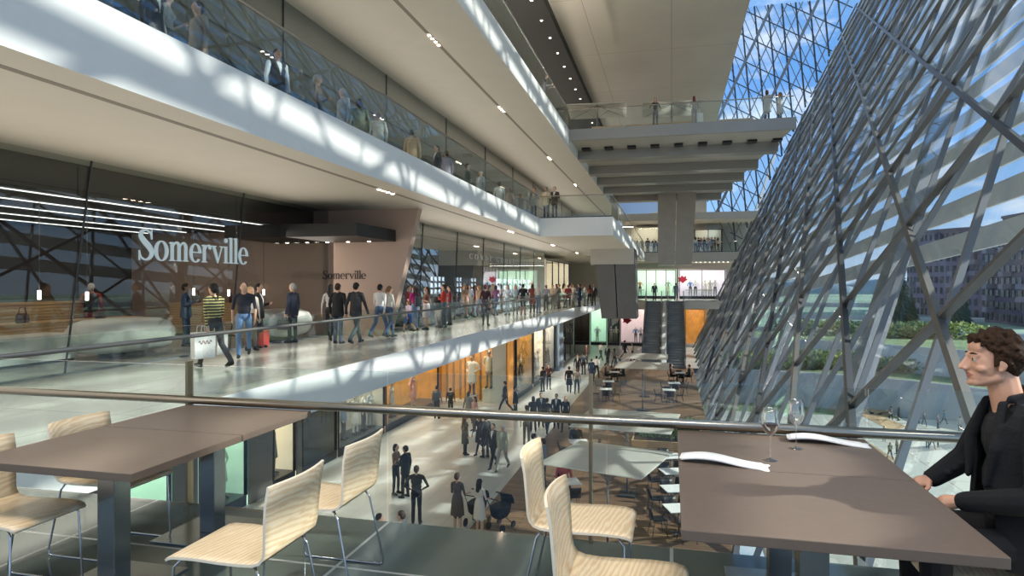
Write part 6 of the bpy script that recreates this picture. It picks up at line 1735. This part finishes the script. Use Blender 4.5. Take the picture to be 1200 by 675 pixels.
so = bpy.data.objects.new('sun', sd); COL.objects.link(so)
SUN = Vector((.80, .12, .46)).normalized()
so.rotation_euler = SUN.to_track_quat('Z', 'Y').to_euler()
def area(loc, rot, sx, sy, power, col=(1, .93, .85), name='ceiling_panel_light'):
    l = bpy.data.lights.new(name, 'AREA'); l.shape = 'RECTANGLE'; l.size = sx; l.size_y = sy; l.energy = power; l.color = col
    o = bpy.data.objects.new(name, l); COL.objects.link(o); o.location = loc; o.rotation_euler = rot
    return o
# unseen fill panels added before the shop fronts to brighten soffits and walkways
def fill_panel(x, y0, y1, z0, z1, p, name):
    o = area((x, (y0 + y1) / 2, (z0 + z1) / 2), (PI / 2, 0, -PI / 2), y1 - y0, z1 - z0, p, (1, .90, .78), name)
    o.data.specular_factor = 0 if hasattr(o.data, 'specular_factor') else 0
    o.rotation_euler = Vector((-1, 0, 0)).to_track_quat('Z', 'Y').to_euler()
    o.data.size, o.data.size_y = (z1 - z0, y1 - y0)
    q = o.rotation_euler.to_matrix(); 
    if abs((q @ Vector((1, 0, 0))).y) > .5: o.data.size, o.data.size_y = (y1 - y0, z1 - z0)
    return o
fill_panel(XS + .2, 0, 20, .2, 3.2, 190, 'shop_light')
fill_panel(XD + .2, 21, 50, .2, 3.2, 322, 'shop_light')
fill_panel(-9.95, 0, 70, 5.4, 8.4, 560, 'shop_light')
fill_panel(-10.6, 0, 70, 10.6, 13.5, 1100, 'shop_light')
fill_panel(XG + .2, 2, 36, -5, -1.6, 217, 'shop_light')
fill_panel(gx1 + .2, 37, 60, -5, -1.6, 250, 'shop_light')
area((-15, 8, 3.38), (0, 0, 0), 6, 22, 200, (1, .86, .70), 'shop_ceiling_lamp')  # unseen warm fill added beside the line lamps to brighten the shop
# linear uplights added behind the topmost glass to brighten the high beige ceiling
for i in range(6):
    e = empty('uplight', (-6.15, 8 + i * 4.6, Z3), 0, 'slim linear uplight on the topmost gallery floor behind the glass', 'lamp', 'uplights on the topmost gallery')
    MB().box(-.06, -1.2, 0, .06, 1.2, .08).build('housing', ['steel_dark'], e)
    o = area((0, 0, .12), (PI, -.62, 0), .1, 2.2, 300, (1, .93, .84), 'uplight_lamp'); o.parent = e
# spots added out of view above the terrace as warm fill for the chairs
for i, (x, y) in enumerate(((-2.9, 1.2), (-1.2, 1.4), (.5, 1.0), (2.0, 1.8), (-4.4, 1.8))):
    e = empty('track_light', (x, y, 4.6), 0, 'black cylinder track light above the terrace tables', 'lamp', 'track lights above the terrace')
    MB().lathe([(0, .22), (.05, .22), (.055, 0), (.045, 0), (.04, .1), (0, .1)], n=14).build('housing', ['black'], e)
    MB().tube([(0, 0, .2), (0, 0, .6)], .008, 6).build('rod', ['black'], e)
    l = bpy.data.lights.new('track_lamp', 'SPOT'); l.energy = 150; l.color = (1, .91, .80); l.spot_size = 1.9; l.spot_blend = .9; l.shadow_soft_size = .25
    o = bpy.data.objects.new('track_lamp', l); COL.objects.link(o); o.parent = e; o.location = (0, 0, -.02); o.rotation_euler = (.35, 0, 0)
area((-1, 74.6, 3.7), (0, 0, 0), 9, .2, 160, (1, .92, .84), 'shop_light')  # unseen fill strip added over the far walkway end
area((-1.5, 77, 8.2), (0, 0, 0), 9, .2, 160, (1, .92, .84), 'shop_light')  # same kind of added strip for the upper far level
vs = SC.view_settings
vs.view_transform = 'Standard'; vs.look = 'None'; vs.exposure = .34; vs.gamma = 1; vs.use_curve_mapping = False
cy = SC.cycles
cy.use_denoising = True
cy.max_bounces = 8; cy.diffuse_bounces = 4; cy.glossy_bounces = 4; cy.transmission_bounces = 4; cy.transparent_max_bounces = 24
cy.caustics_reflective = False; cy.caustics_refractive = False
cy.sample_clamp_indirect = 8
